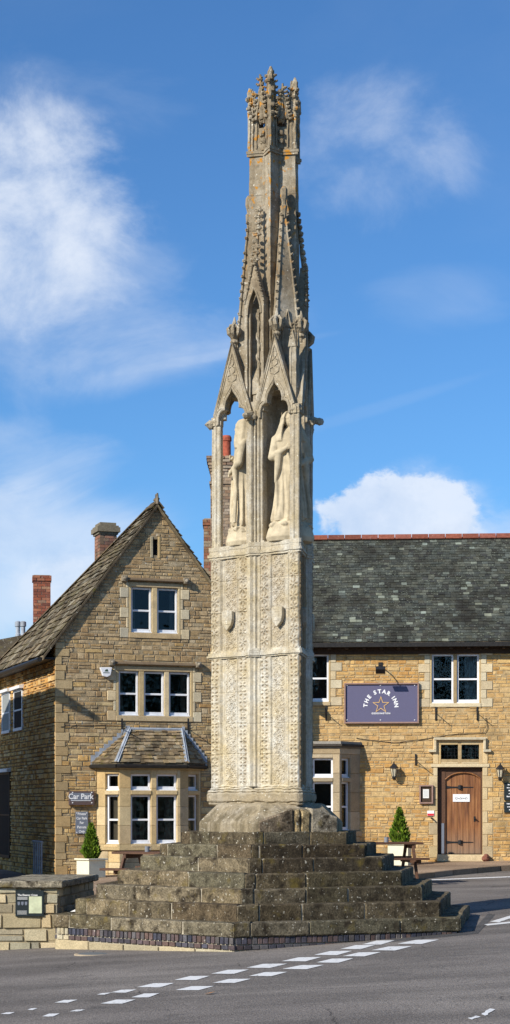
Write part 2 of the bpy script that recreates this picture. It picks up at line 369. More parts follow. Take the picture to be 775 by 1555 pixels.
def slates(mb, O, A, B, la, lb, expo, wid, thick, pal, rs=1, lift=1.0, edge=None):
    # rows of lapped slates on the plane O + a*A + b*B
    A = Vector(A).normalized(); B = Vector(B).normalized(); Nn = A.cross(B).normalized(); O = Vector(O); rr = random.Random(rs); b = 0; row = 0
    if Nn.z < 0: Nn = -Nn
    while b < lb-.02:
        ex = expo(b/lb, rr); a = -rr.uniform(0, wid[1]); 
        lo, hi = (edge(b/lb) if edge else (0, la))
        while a < hi:
            w = rr.uniform(*wid); a0, a1 = max(a, lo), min(a+w-.004, hi)
            if a1-a0 > .02:
                t = thick*rr.uniform(.6, 1.5); dn = rr.uniform(-.012, .008)*lift; top = min(b+ex*1.25, lb+.02)
                q = [(a0, b+dn), (a1, b+dn+rr.uniform(-.006, .006)*lift), (a1, top), (a0, top)]
                lf = [t*2+rr.uniform(0, thick)*lift, t*2+rr.uniform(0, thick)*lift, t*.6, t*.6]
                vs = [O+A*p[0]+B*p[1]+Nn*(h-t) for p, h in zip(q, lf)]+[O+A*p[0]+B*p[1]+Nn*h for p, h in zip(q, lf)]
                mb.add(vs, [(4, 5, 6, 7), (0, 1, 5, 4), (1, 2, 6, 5), (3, 0, 4, 7), (3, 2, 1, 0)], pal(rr, a/la, b/lb))
            a += w
        b += ex; row += 1
# ------------------------------------------------------------------ windows
def sash(fr, u0, z0, u1, z1, parent, d=-.09, split=True, curtain=None, hard=False, horns=True):
    """white sash window filling an opening; returns its frame (part or sub-part)"""
    rr = random.Random(int(u0*1000)+int(z0*100))
    f = MB(); w = .045; u = fr
    f.fbox(fr, u0, u0+w, z0, z1, d-.05, d+.012); f.fbox(fr, u1-w, u1, z0, z1, d-.05, d+.012)
    f.fbox(fr, u0+w, u1-w, z1-w, z1, d-.05, d+.01); f.fbox(fr, u0+w, u1-w, z0, z0+w*1.9, d-.05, d+.016)
    f.fbox(fr, u0-.01, u1+.01, z0-.02, z0+.025, d-.05, d+.05)
    if split:
        zm = z0+(z1-z0)*.49
        f.fbox(fr, u0+w, u1-w, zm-.02, zm+.022, d-.045, d+.004)
    else: zm = None
    o = wsub(f, 'window', M_WHITE, parent, bevel=.004) if parent.type == 'MESH' else wpart(f, 'window', M_WHITE, parent, bevel=.004)
    g = MB(); ps = [(z0+w*1.9, zm-.02), (zm+.022, z1-w)] if split else [(z0+w*1.9, z1-w)]
    for a, b in ps:
        g.add([fr.P(u0+w, d-.02, a), fr.P(u1-w, d-.02, a), fr.P(u1-w, d-.022, b), fr.P(u0+w, d-.022, b)], [(0, 1, 2, 3)])
    pp = o if parent.type != 'MESH' else parent
    wsub(g, 'pane', M_GLASS, pp, fix=False)
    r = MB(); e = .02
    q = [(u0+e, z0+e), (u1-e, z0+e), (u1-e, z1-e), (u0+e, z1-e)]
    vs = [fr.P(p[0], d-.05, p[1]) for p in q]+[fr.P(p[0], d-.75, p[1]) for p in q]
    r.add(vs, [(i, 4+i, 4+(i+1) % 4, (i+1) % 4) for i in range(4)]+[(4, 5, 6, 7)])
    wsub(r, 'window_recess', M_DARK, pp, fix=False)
    if curtain:
        c = MB(); side, fracw, m = curtain
        a0, a1 = (u0+w, u0+w+(u1-u0)*fracw) if side == 'l' else (u1-w-(u1-u0)*fracw, u1-w)
        n = 16; vs = []
        for i in range(n+1):
            uu = a0+(a1-a0)*i/n; dd = d-.12+.018*math.sin(i*1.9)
            vs += [fr.P(uu, dd, z0+.03), fr.P(uu, dd, z1-.03)]
        c.add(vs, [(2*i, 2*i+2, 2*i+3, 2*i+1) for i in range(n)])
        wsub(c, 'curtain', m, pp, fix=False, smooth=True)
    return o
def dress(mb, fr, u0, u1, z0, z1, d0=-.14, d1=.02, cuts=0, pal=DRS):
    """run of dressed blocks filling a bar"""
    v = (z1-z0) > (u1-u0); n = cuts or max(1, round(max(z1-z0, u1-u0)/.5))
    for i in range(n):
        if v: mb.fbox(fr, u0, u1, z0+(z1-z0)*i/n+.002, z0+(z1-z0)*(i+1)/n-.002, d0, d1+RN.uniform(-.002, .002), dcol(pal=pal))
        else: mb.fbox(fr, u0+(u1-u0)*i/n+.002, u0+(u1-u0)*(i+1)/n-.002, z0, z1, d0, d1+RN.uniform(-.002, .002), dcol(pal=pal))
def textmesh(s, size, bold=.0, spacing=1.0, align='CENTER'):
    cu = bpy.data.curves.new('t', 'FONT'); cu.body = s; cu.size = size; cu.align_x = align; cu.offset = bold; cu.space_character = spacing; cu.extrude = .002; cu.resolution_u = 3
    o = bpy.data.objects.new('t', cu); COL.objects.link(o); dg = bpy.context.evaluated_depsgraph_get(); dg.update()
    me = o.evaluated_get(dg).to_mesh(); v = [tuple(x.co) for x in me.vertices]; f = [tuple(p.vertices) for p in me.polygons]
    o.evaluated_get(dg).to_mesh_clear(); bpy.data.objects.remove(o); return v, f
def letter(mb, fr, s, u, z, size, d, bold=.0, ang=0, spacing=1.0, sx=1.0):
    v, f = textmesh(s, size, bold, spacing)
    ca, sa = math.cos(ang), math.sin(ang)
    mb.add([fr.P(u+(x*sx*ca-y*sa), d+w, z+(x*sx*sa+y*ca)) for x, y, w in v], f)
exec_parts = True
# ================================================================== MEMORIAL CROSS
AX = (.27, 25.65); TH = -9.0; SX = (.22, 25.65)
def dr(phi, r=1, z=0, c=AX): a = R(phi); return Vector((c[0]+r*math.sin(a), c[1]-r*math.cos(a), z))
cross = thing('memorial_cross', 'tall slender carved limestone memorial cross with pinnacles, standing on hexagonal steps', 'monument', (SX[0], SX[1], .1))
RK = [3.175, 2.866, 2.565, 2.256, 1.945, 1.65, 1.34]; ZK = [.358, .567, .756, .944, 1.136, 1.305, 1.471]
STC = [(.145, .115, .072), (.12, .096, .06), (.17, .138, .086), (.14, .118, .072), (.19, .155, .10), (.10, .078, .05)]
def hexp(r, z=0, c=SX, th=TH): return [dr(th+60*k, r, z, c) for k in range(6)]
for i, (r, z) in enumerate(zip(RK, ZK)):
    mb = MB(); zb = .18 if i == 0 else ZK[i-1]-.03; rin = (RK[i+1]-.12) if i < 6 else .3
    rr = random.Random(40+i)
    mort = MB(); mort.prism([p[:2] for p in hexp(r-.02)], zb-.05 if i else zb+.004, z-.012, c=SX)
    for k in range(6):
        A0, A1 = dr(TH+60*k, r, 0, SX), dr(TH+60*(k+1), r, 0, SX); B0, B1 = dr(TH+60*k, rin, 0, SX), dr(TH+60*(k+1), rin, 0, SX)
        n = max(2, round(r/1.0)); ts = [0]+sorted((j+rr.uniform(-.25, .25))/n for j in range(1, n))+[1]
        if rr.random() < .7: ts.insert(1, .06+.05*rr.random()) if ts[1] > .22 else None
        for j in range(len(ts)-1):
            e0 = .0 if j == 0 else .004; e1 = 0 if j == len(ts)-2 else .004; t0, t1 = ts[j]+e0/r, ts[j+1]-e1/r
            dz = rr.uniform(-.007, .006); out = rr.uniform(-.008, .008)
            nrm = ((A0+A1)/2-Vector((SX[0], SX[1], 0))).normalized()*out
            q = [A0.lerp(A1, t0)+nrm, A0.lerp(A1, t1)+nrm, B0.lerp(B1, t1), B0.lerp(B1, t0)]
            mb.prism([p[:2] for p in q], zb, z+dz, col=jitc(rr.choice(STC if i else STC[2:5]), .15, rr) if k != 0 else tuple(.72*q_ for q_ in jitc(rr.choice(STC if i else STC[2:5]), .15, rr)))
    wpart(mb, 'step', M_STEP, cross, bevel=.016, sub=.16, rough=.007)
    wpart(mort, 'mortar_bed', mat('lime_mortar', f_plain, col=(.40, .35, .26), rough=.95, var=.3) if i == 0 else bpy.data.materials['lime_mortar'], cross)
# engineering-brick course under the lowest step, stone footing below it
mb = MB(); rr = random.Random(5)
for k in range(6):
    A0, A1 = dr(TH+60*k, 3.12, 0, SX), dr(TH+60*(k+1), 3.12, 0, SX); e = (A1-A0); ln = e.length; e.normalize(); nn = Vector((e.y, -e.x, 0))
    if nn.dot((A0+A1)/2-Vector((SX[0], SX[1], 0))) < 0: nn = -nn
    for (za, zb, w) in ((.088, .176, .075), (.02, .078, .115)):
        s = .02
        while s < ln-.05:
            ww = w*rr.uniform(.9, 1.05); c = rr.choice([(.075, .07, .085), (.10, .075, .075), (.06, .06, .075), (.13, .09, .08), (.12, .11, .11)])
            p = A0+e*(s+ww/2)+nn*(.0+rr.uniform(-.004, .004))
            M = Matrix(((e.x, nn.x, 0), (e.y, nn.y, 0), (0, 0, 1)))
            if k == 5 and s < .17: c = (.42, .36, .24)
            mb.box((p.x, p.y, (za+zb)/2), (ww/2-.007, .03, (zb-za)/2-.002), M, jitc(c, .2, rr)); s += ww
wpart(mb, 'brick_course', M_BRICK, cross, bevel=.004)
mb = MB(); mb.prism([p[:2] for p in hexp(3.125)], .0, .178, c=SX); wpart(mb, 'mortar_bed', bpy.data.materials['lime_mortar'], cross)
mb = MB()
for k in range(6):
    A0, A1 = dr(TH+60*k, 3.15, 0, SX), dr(TH+60*(k+1), 3.15, 0, SX); B0, B1 = dr(TH+60*k, 2.9, 0, SX), dr(TH+60*(k+1), 2.9, 0, SX)
    for j in range(5): mb.prism([p[:2] for p in (A0.lerp(A1, j/5+.003), A0.lerp(A1, (j+1)/5-.003), B0.lerp(B1, (j+1)/5), B0.lerp(B1, j/5))], -.4, .012+rr.uniform(-.01, .003), col=jitc((.40, .34, .22), .12, rr))
wpart(mb, 'footing', M_DRESS, cross, bevel=.01, sub=.15, rough=.008)
# --- plinth of the shaft
PA, PB = [22, -98, 142], [-38, 82, 202]
def tri(r, ch=0.0, c=AX):
    vs = [dr(a, r, 0, c) for a in (-98, 22, 142)]
    if not ch: return [tuple(v[:2]) for v in vs]
    out = []
    for k in range(3):
        v = vs[k]
        for w in (vs[k-1], vs[(k+1) % 3]): out.append(tuple((v+(w-v).normalized()*ch*1.6)[:2]))
    return out
DB = [(-69, 1.08, 1.60), (-9, 1.19, 1.60), (22, 1.04, 1.80), (51, 1.18, 1.63), (111, 1.12, 1.6), (171, 1.12, 1.6), (-129, 1.1, 1.6)]
mb = MB(); n = len(DB); bt = [dr(a_, r_, 1.45, SX) for a_, r_, z_ in DB]; tp = [dr(a_, r_, z_, SX) for a_, r_, z_ in DB]; up_ = [dr(a_, r_*.74, 1.86, SX) for a_, r_, z_ in DB]
mb.add(bt+tp+up_, [(i, (i+1) % n, n+(i+1) % n, n+i) for i in range(n)]+[(n+i, n+(i+1) % n, 2*n+(i+1) % n, 2*n+i) for i in range(n)]+[tuple(range(2*n, 3*n))])
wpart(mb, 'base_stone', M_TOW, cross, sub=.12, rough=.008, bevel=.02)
def facing(i0, i1, f0, f1, col, thick=.09, dz=0):
    a0, a1 = tp[i0].lerp(tp[i1], f0), tp[i0].lerp(tp[i1], f1); b0, b1 = bt[i0].lerp(bt[i1], f0), bt[i0].lerp(bt[i1], f1)
    o = ((a0+a1)/2-Vector((SX[0], SX[1], 0))); o.z = 0; o.normalize(); z_ = Vector((0, 0, .012+dz)); mb = MB()
    V = [b0+o*.03, b1+o*.03, a1+o*.035+z_, a0+o*.035+z_, b0-o*thick, b1-o*thick, a1-o*.30+Vector((0, 0, .06+dz)), a0-o*.30+Vector((0, 0, .06+dz))]
    mb.add(V, [(0, 1, 2, 3), (3, 2, 6, 7), (0, 3, 7, 4), (1, 5, 6, 2), (4, 7, 6, 5), (0, 4, 5, 1)], col)
    wpart(mb, 'base_stone', M_STEP, cross, bevel=.02, sub=.1, rough=.009)
facing(1, 2, .02, .86, (.21, .16, .105)); facing(1, 2, .88, 1.0, (.40, .30, .16), dz=-.03); facing(2, 3, .02, .25, (.36, .27, .14), dz=-.02); facing(2, 3, .27, .98, (.33, .28, .20), dz=.03)
mb = MB()
for (r, a, b) in ((.965, 1.84, 1.88), (.995, 1.88, 2.01), (.975, 2.01, 2.05), (.94, 2.05, 2.085), (.91, 2.08, 2.12)): mb.prism(tri(r+.04, .05), a, b)
wpart(mb, 'plinth', M_TOW, cross, sub=.07, rough=.016, bevel=.02)
# --- shaft: solid core and three carved faces
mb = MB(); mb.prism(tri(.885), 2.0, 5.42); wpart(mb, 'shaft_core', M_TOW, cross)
AP = .45; SIDE = AP*2*math.sqrt(3)
def face_frame(phi, ap=AP, side=None):
    side = side or ap*2*math.sqrt(3); c = dr(phi, ap); a = R(phi)
    return Fr(c.x-math.cos(a)*side/2, c.y-math.sin(a)*side/2, phi)
def hash2(i, j, s=0):
    v = np.sin(i*127.1+j*311.7+s*74.7)*43758.5453; return v-np.floor(v)
def rosette(x, y, px, py, amp, petals, hole, seed):
    i = np.floor(x/px); j = np.floor(y/py)
    fx = (x/px-i-.5)+(hash2(i, j, seed)-.5)*.08; fy = (y/py-j-.5)+(hash2(i, j, seed+1)-.5)*.08
    r = np.sqrt(fx*fx+fy*fy)*(1+.25*(hash2(i, j, seed+2)-.5)); th = np.arctan2(fy, fx)+hash2(i, j, seed+3)*1.2*(petals > 4)
    body = np.clip(1-(r/.56)**3, 0, 1)*(.62+.38*np.cos(petals*th))
    boss = .45*np.exp(-(r/.11)**2)
    pits = np.clip(np.exp(-((r-.33)/.12)**2)*np.clip(-np.cos(petals*th), 0, 1)**2, 0, 1)
    return amp*(body+boss)*(1-.35*hash2(i, j, seed+5))-hole*pits, pits
def vnoise(x, y, s=0):
    i = np.floor(x); j = np.floor(y); fx = x-i; fy = y-j; fx = fx*fx*(3-2*fx); fy = fy*fy*(3-2*fy)
    h = lambda a, b: hash2(a, b, s)
    return (h(i, j)*(1-fx)+h(i+1, j)*fx)*(1-fy)+(h(i, j+1)*(1-fx)+h(i+1, j+1)*fx)*fy
def relief(u, z, seed, dark=0.0):
    U = np.minimum(u, SIDE-u); s = U/SIDE            # symmetric about the middle buttress
    h = np.zeros_like(u); up = z > 3.96
    band = lambda a, b, e=.006: 1/(1+np.exp(-(s-a)/e*1.0))*1/(1+np.exp((s-b)/e*1.0))
    e = .0022
    stripA = band(.0-.05, .095, e); stripB = band(.325, .43, e); pan = band(.125, .30, e); dia = band(.165, .29, e)
    ra, pa = rosette(np.where(s < .2, U, U-.325*SIDE-.005), z, .155, .15, 1, 6, .5, seed); rb, pb = rosette(np.where(s < .2, U, U-.325*SIDE-.005), z, .155, .112, .9, 4, .8, seed+7)
    ri = np.where(up, ra, rb); pi_ = np.where(up, pa, pb)
    h += stripA*(.006+.018*ri)+stripB*(.004+.018*ri)
    h -= pan*.020
    uj = u+.02*(vnoise(u*8, z*8, seed+11)-.5); zj_ = z+.02*(vnoise(u*8, z*8, seed+12)-.5); d1, q1 = rosette(uj*.8+zj_*.6, -uj*.6+zj_*.8, .080, .074, 1, 5, .9, seed+3); d2, q2 = rosette(u*.7071+z*.7071, -u*.7071+z*.7071, .085, .085, 1, 5, .8, seed+9)
    g = (stripA+stripB)*pi_*1.1+dia*np.where(up, q2, q1)*.9
    dd = np.where(up, d2, d1); h += dia*(.006+.011*dd)
    for c in (.110, .312, .445): h += .014*np.exp(-((s-c)/.007)**2)
    for c in (.145,): h += .008*np.exp(-((s-c)/.008)**2)
    # joints, damage and soft wear
    for zj in (2.55, 2.98, 3.42, 4.55, 5.0): h -= .012*np.exp(-((z-zj-.01*np.sin(u*3))/.006)**2)
    w = vnoise(u*9, z*9, seed)*.6+vnoise(u*23, z*23, seed+1)*.4
    h += (w-.5)*.006; h -= np.clip(vnoise(u*5, z*4, seed+5)-.78, 0, 1)*.05
    h += (vnoise(u*55, z*55, seed+2)-.5)*.004
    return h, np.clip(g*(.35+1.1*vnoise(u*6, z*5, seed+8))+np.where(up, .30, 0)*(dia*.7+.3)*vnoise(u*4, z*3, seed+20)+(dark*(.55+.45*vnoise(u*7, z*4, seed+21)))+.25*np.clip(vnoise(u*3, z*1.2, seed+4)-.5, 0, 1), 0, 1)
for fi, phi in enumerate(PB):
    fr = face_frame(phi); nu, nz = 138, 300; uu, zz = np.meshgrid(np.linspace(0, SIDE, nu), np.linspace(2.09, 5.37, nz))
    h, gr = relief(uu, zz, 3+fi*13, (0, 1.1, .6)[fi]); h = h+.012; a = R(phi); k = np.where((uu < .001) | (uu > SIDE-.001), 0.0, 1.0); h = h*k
    X = fr.o[0]+uu*fr.U[0]+h*fr.N[0]; Y = fr.o[1]+uu*fr.U[1]+h*fr.N[1]
    co = np.stack([X, Y, zz], -1).reshape(-1, 3); idx = np.arange(nu*nz).reshape(nz, nu)
    fa = np.stack([idx[:-1, :-1], idx[:-1, 1:], idx[1:, 1:], idx[1:, :-1]], -1).reshape(-1, 4)
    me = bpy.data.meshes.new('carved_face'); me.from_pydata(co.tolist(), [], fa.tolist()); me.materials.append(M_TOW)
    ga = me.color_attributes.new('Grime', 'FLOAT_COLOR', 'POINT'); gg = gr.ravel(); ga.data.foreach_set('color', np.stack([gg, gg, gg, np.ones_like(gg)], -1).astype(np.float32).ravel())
    o = bpy.data.objects.new('carved_face', me); COL.objects.link(o); keep(o, cross)
    # middle buttress with its edge rolls
    mb = MB(); mid = SIDE/2
    pts = [fr.P(mid+x, d, 0)[:2] for x, d in ((-.115, -.03), (-.115, .025), (-.075, .03), (-.06, .06), (-.03, .065), (0, .098), (.03, .065), (.06, .06), (.075, .03), (.115, .025), (.115, -.03))]
    for za, zb in ((2.1, 2.98), (2.983, 3.93), (3.96, 4.7), (4.703, 5.4)): mb.prism(pts, za, zb)
    wpart(mb, 'buttress', M_TOW, cross, sub=.14, rough=.004)
    # two shields hanging on the upper panels
    for uc in (.215*SIDE, .785*SIDE):
        mb = MB(); zc = 4.46; pr = [(-.092, .115), (-.03, .13), (.03, .13), (.092, .115), (.094, .0), (.072, -.08), (0, -.155), (-.072, -.08), (-.094, .0)]
        ff = fr.P(uc, 0, zc); pts = [fr.P(uc+x, .012, zc+z) for x, z in pr]
        mb.slab(pts, Vector((fr.N[0], fr.N[1], 0)), .062)
        for k in range(3): mb.fbox(fr, uc-.05, uc+.05, zc+.05-k*.06, zc+.065-k*.06, .06, .078)
        wpart(mb, 'shield', M_TOW, cross, bevel=.006)
def ledge(name, prof, extra=None, rough=.006):
    mb = MB()
    for r, a, b in prof: mb.prism(tri(r, .02), a, b)
    for phi in PB:
        fr = face_frame(phi); mid = SIDE/2
        for r, a, b in prof:
            d = (r-.92)*.35+.002
            pts = [fr.P(mid+x, y+d, 0)[:2] for x, y in ((-.13, -.06), (-.13, .025), (-.06, .062), (0, .10), (.06, .062), (.13, .025), (.13, -.06))]
            mb.prism(pts, a+.0015, b-.0015)
    if extra: extra(mb)
    return wpart(mb, name, M_TOW, cross, sub=.09, rough=rough)
ledge('string_course', ((.955, 3.915, 3.935), (.995, 3.935, 3.965), (.975, 3.965, 4.0), (.94, 4.0, 4.03)))
def cren(mb):
    for phi in PB:
        fr = face_frame(phi)
        for k in range(12):
            u = .12+k*.117
            if abs(u-SIDE/2) > .12 and RN.random() < .85: mb.fbox(fr, u-.03, u+.03, 5.50, 5.56+RN.uniform(-.03, .01), -.07, .02)
ledge('cornice', ((.955, 5.33, 5.36), (.985, 5.36, 5.40), (.955, 5.40, 5.45), (.965, 5.45, 5.51)), cren, .008)
# --- tabernacle stage: piers, corner columns, walls behind the statues
for phi in PB:
    fr = face_frame(phi); mid = SIDE/2; mb = MB()
    mb.fbox(fr, mid-.14, mid+.14, 5.5, 7.5, -.10, -.01)
    for x, d, r in ((-.125, .0, .022), (-.085, .025, .024), (-.045, .055, .022), (0, .085, .03), (.045, .055, .022), (.085, .025, .024), (.125, .0, .022)):
        mb.tube([fr.P(mid+x, d-.01, 5.5), fr.P(mid+x, d-.01, 7.35)], r, 8)
    mb.prism([fr.P(mid+x, d, 0)[:2] for x, d in ((-.13, -.04), (-.07, .015), (0, .065), (.07, .015), (.13, -.04))], 5.5, 7.3)
    wpart(mb, 'pier', M_TOW, cross, sub=.2, rough=.004)
    mb = MB(); c = Vector((AX[0], AX[1], 0)); q = [fr.P(mid+.09, -.08, 0), fr.P(mid-.09, -.08, 0)]; n_ = Vector((fr.U[0], fr.U[1], 0))*.09
    mb.prism([(c-n_)[:2], (c+n_)[:2], q[0][:2], q[1][:2]], 5.45, 7.85); wpart(mb, 'core_wall', M_TOW, cross, sub=.2, rough=.006)
    # capital and gargoyle stub
    mb = MB(); g = fr.P(mid, .05, 7.27); mb.blob(g, .085, (1.3, 1.3, .9)); e = fr.P(mid, .24, 7.28)
    mb.tube([fr.P(mid, 0, 7.30), fr.P(mid, .11, 7.3), fr.P(mid, .19, 7.27)], [.06, .05, .045], 8); mb.blob(fr.P(mid, .2, 7.27), .055); wpart(mb, 'gargoyle', M_TOW, cross, sub=.06, rough=.008)
for phi in PA:
    mb = MB(); t = R(phi)
    loc = lambda x, d: (AX[0]+(.825+d*.8)*math.sin(t)+x*.74*math.cos(t), AX[1]-(.825+d*.8)*math.cos(t)+x*.74*math.sin(t))
    mb.prism([loc(*p) for p in ((-.085, -.10), (-.10, -.05), (-.05, .03), (0, .075), (.05, .03), (.10, -.05), (.085, -.10))], 5.5, 7.24)
    for x, d in ((-.088, -.07), (-.062, .0), (.062, 0), (.088, -.07), (0, .062)): mb.tube([(*loc(x, d), 5.5), (*loc(x, d), 7.24)], .02, 7)
    wpart(mb, 'corner_column', M_TOW, cross, sub=.2, rough=.003)
    mb = MB()
    for r, a, b in ((1.0, 7.2, 7.24), (1.25, 7.24, 7.30), (1.12, 7.30, 7.37)): mb.prism([loc(x*r, (d+.02)*r-.02) for x, d in ((-.10, -.08), (-.06, .03), (0, .08), (.06, .03), (.10, -.08))], a, b)
    if phi == -98: mb.blob((*loc(-.0, .12), 7.27), .07, (1, 1, 1.1))
    for k in range(5): mb.blob((*loc(-.09+.045*k, .06-abs(k-2)*.03), 7.30), .03)
    wpart(mb, 'capital', M_TOW, cross, sub=.06, rough=.008)
def crockets(mb, p, q, n, r, out=Vector((0, 0, 0)), skip=.1):
    p = Vector(p); q = Vector(q); d = (q-p).normalized()
    for k in range(n):
        if RN.random() < skip: continue
        c = p.lerp(q, (k+.4)/n)+out*r*.6
        mb.blob(c, r*RN.uniform(.75, 1.1), (1, 1, .8)); mb.blob(c+out*r*.7+Vector((0, 0, r*.5)), r*.6, (1, 1, .8))
def finial(mb, p, s=1.0):
    p = Vector(p); mb.lathe(p, ((.028*s, -.05*s), (.03*s, 0), (.055*s, .02*s), (.055*s, .04*s), (.03*s, .06*s), (.035*s, .12*s)), 8)
    for k in range(6):
        a = k*math.tau/6+.3; e = Vector((math.cos(a), math.sin(a), 0))
        mb.tube([p+e*.02*s+Vector((0, 0, .08*s)), p+e*.07*s+Vector((0, 0, .14*s)), p+e*.085*s+Vector((0, 0, .20*s)), p+e*.06*s+Vector((0, 0, .235*s))], [.022*s, .034*s, .028*s, .010*s], 6)
        mb.blob(p+e*.045*s+Vector((0, 0, .235*s)), .024*s, (1, 1, 1.3))
    mb.lathe(p, ((.03*s, .2*s), (.028*s, .28*s), (.006*s, .36*s)), 6)
ZA = 7.24
arch = [(-.245, ZA), (-.243, ZA+.10), (-.215, ZA+.17), (-.165, ZA+.205), (-.13, ZA+.20), (-.135, ZA+.245), (-.115, ZA+.32), (-.07, ZA+.39), (-.03, ZA+.44), (0, ZA+.50)]
arch = arch+[(-x, z) for x, z in arch[-2::-1]]
for phi in PB:
    fr = face_frame(phi); nv = Vector((fr.N[0], fr.N[1], 0))
    for uc in (.258*SIDE, .742*SIDE):
        gb = thing  # noqa
        mb = MB(); so = -1 if uc < SIDE/2 else 1
        lo, ro = (.375, .30) if so < 0 else (.30, .375)
        pts = [fr.P(uc-lo, -.07, ZA), fr.P(uc-lo, -.07, ZA+.08), fr.P(uc-.31, -.07, ZA+.16), fr.P(uc, -.07, 8.36), fr.P(uc+.31, -.07, ZA+.16), fr.P(uc+ro, -.07, ZA+.08), fr.P(uc+ro, -.07, ZA)]
        pts += [fr.P(uc+x, -.07, z) for x, z in arch[::-1]]
        mb.slab(pts, nv, .10)
        g = wpart(mb, 'canopy_gable', M_TOW, cross, sub=.12, rough=.004)
        m2 = MB(); m2.tube([fr.P(uc-.325, .025, ZA+.13), fr.P(uc, .03, 8.38), fr.P(uc+.325, .025, ZA+.13)], .024, 6)
        m2.tube([fr.P(uc-.29, .03, ZA+.14), fr.P(uc, .033, 8.22), fr.P(uc+.29, .03, ZA+.14)], .011, 5)
        m2.tube([fr.P(uc+x*1.06, .03, z+.008) for x, z in arch], .020, 6)
        m2.tube([fr.P(uc+x*1.24, .03, ZA+(z-ZA)*1.1+.012) for x, z in arch], .011, 5)
        # leaf carving in the gable field
        for k in range(3):
            zc = 7.86+k*.11; w = .10-.03*k
            for s in (-1, 1): m2.tube([fr.P(uc, .03, zc-.04), fr.P(uc+s*w*.7, .036, zc-.01), fr.P(uc+s*w*.8, .034, zc+.05), fr.P(uc+s*w*.3, .034, zc+.06)], .009, 5)
        wsub(m2, 'moulding', M_TOW, g, rough=.004)
        m3 = MB(); finial(m3, fr.P(uc, -.02, 8.36), 1.08)
        wsub(m3, 'finial', M_TOW, g, sub=.05, rough=.006)
    # lancet niche over the middle pier
    mid = SIDE/2; mb = MB(); d0 = .0
    for s in (-1, 1):
        mb.fbox(fr, mid+s*.145-.022, mid+s*.145+.022, 7.35, 8.95, -.10, d0+.01)
        mb.tube([fr.P(mid+s*.105, d0-.03, 7.4), fr.P(mid+s*.105, d0-.03, 8.75)], .014, 6)
    n = 6; la = [(-.125, 8.72), (-.115, 8.82), (-.085, 8.92), (-.045, 9.01), (0, 9.08)]; la = la+[(-x, z) for x, z in la[-2::-1]]
    pts = [fr.P(mid-.17, -.08, 8.72), fr.P(mid-.17, -.08, 8.88), fr.P(mid, -.08, 9.46), fr.P(mid+.17, -.08, 8.88), fr.P(mid+.17, -.08, 8.72)]+[fr.P(mid+x, -.08, z) for x, z in la[::-1]]
    mb.slab(pts, nv, .085)
    mb.tube([fr.P(mid+x, .012, z) for x, z in la], .016, 6); mb.tube([fr.P(mid-.17, .012, 8.88), fr.P(mid, .02, 9.47), fr.P(mid+.17, .012, 8.88)], .016, 6)
    # twisted mullion inside
    tw = [fr.P(mid+.025*math.cos(k*1.1)+.02, -.07+.025*math.sin(k*1.1), 7.45+k*.05) for k in range(27)]; mb.tube(tw, .02, 6); mb.tube([fr.P(mid+.02, -.07, 7.45), fr.P(mid+.02, -.07, 8.8)], .022, 6)
    crockets(mb, fr.P(mid-.17, .02, 8.9), fr.P(mid, .02, 9.45), 7, .026, Vector((0, 0, 1))); crockets(mb, fr.P(mid+.17, .02, 8.9), fr.P(mid, .02, 9.45), 7, .026, Vector((0, 0, 1)))
    wpart(mb, 'lancet_niche', M_TOW, cross, sub=.15, rough=.005)
    mb = MB(); c0 = fr.P(mid, -.02, 9.4); c1 = dr(phi, .33, 10.26)
    mb.tube([c0, c1], [.035, .015], 6)
    for s in (-1, 0, 1): crockets(mb, c0+Vector((fr.U[0]*s*.05, fr.U[1]*s*.05, .05)), c1+Vector((fr.U[0]*s*.03, fr.U[1]*s*.03, 0)), 9, .034, nv*.6, .12)
    wpart(mb, 'pinnacle', M_TOW, cross, sub=.06, rough=.006)
# tabernacle ceiling and shoulders
mb = MB(); mb.prism(tri(.78), 7.62, 7.80); mb.prism(tri(.78), 7.80, 8.15, scale=.62, c=AX); wpart(mb, 'canopy_roof', M_TOW, cross, sub=.2, rough=.006)
# --- star-plan spire
def star(r, rot=-8.0, k=.5774): return [tuple(dr(rot+30*i, r*(1 if i % 2 == 0 else k+.02), 0)[:2]) for i in range(12)]
mb = MB(); zs = [7.75, 8.35, 9.0, 9.45, 9.95, 10.45, 11.02]
for a, b in zip(zs[:-1], zs[1:]):
    ra = .415-.04*(a-7.75)/3.2; rb = .415-.04*(b-7.75)/3.2; mb.prism(star(ra), a+.002, b-.002, scale=rb/ra, c=AX)
mb.prism(star(.365), 7.8, 11.0)
for i in range(6):
    p = dr(22+60*i, .225, 0); mb.tube([(p.x, p.y, 9.9), (p.x, p.y, 11.0)], .024, 6)
wpart(mb, 'spire_shaft', M_TOW, cross, sub=.12, rough=.005)
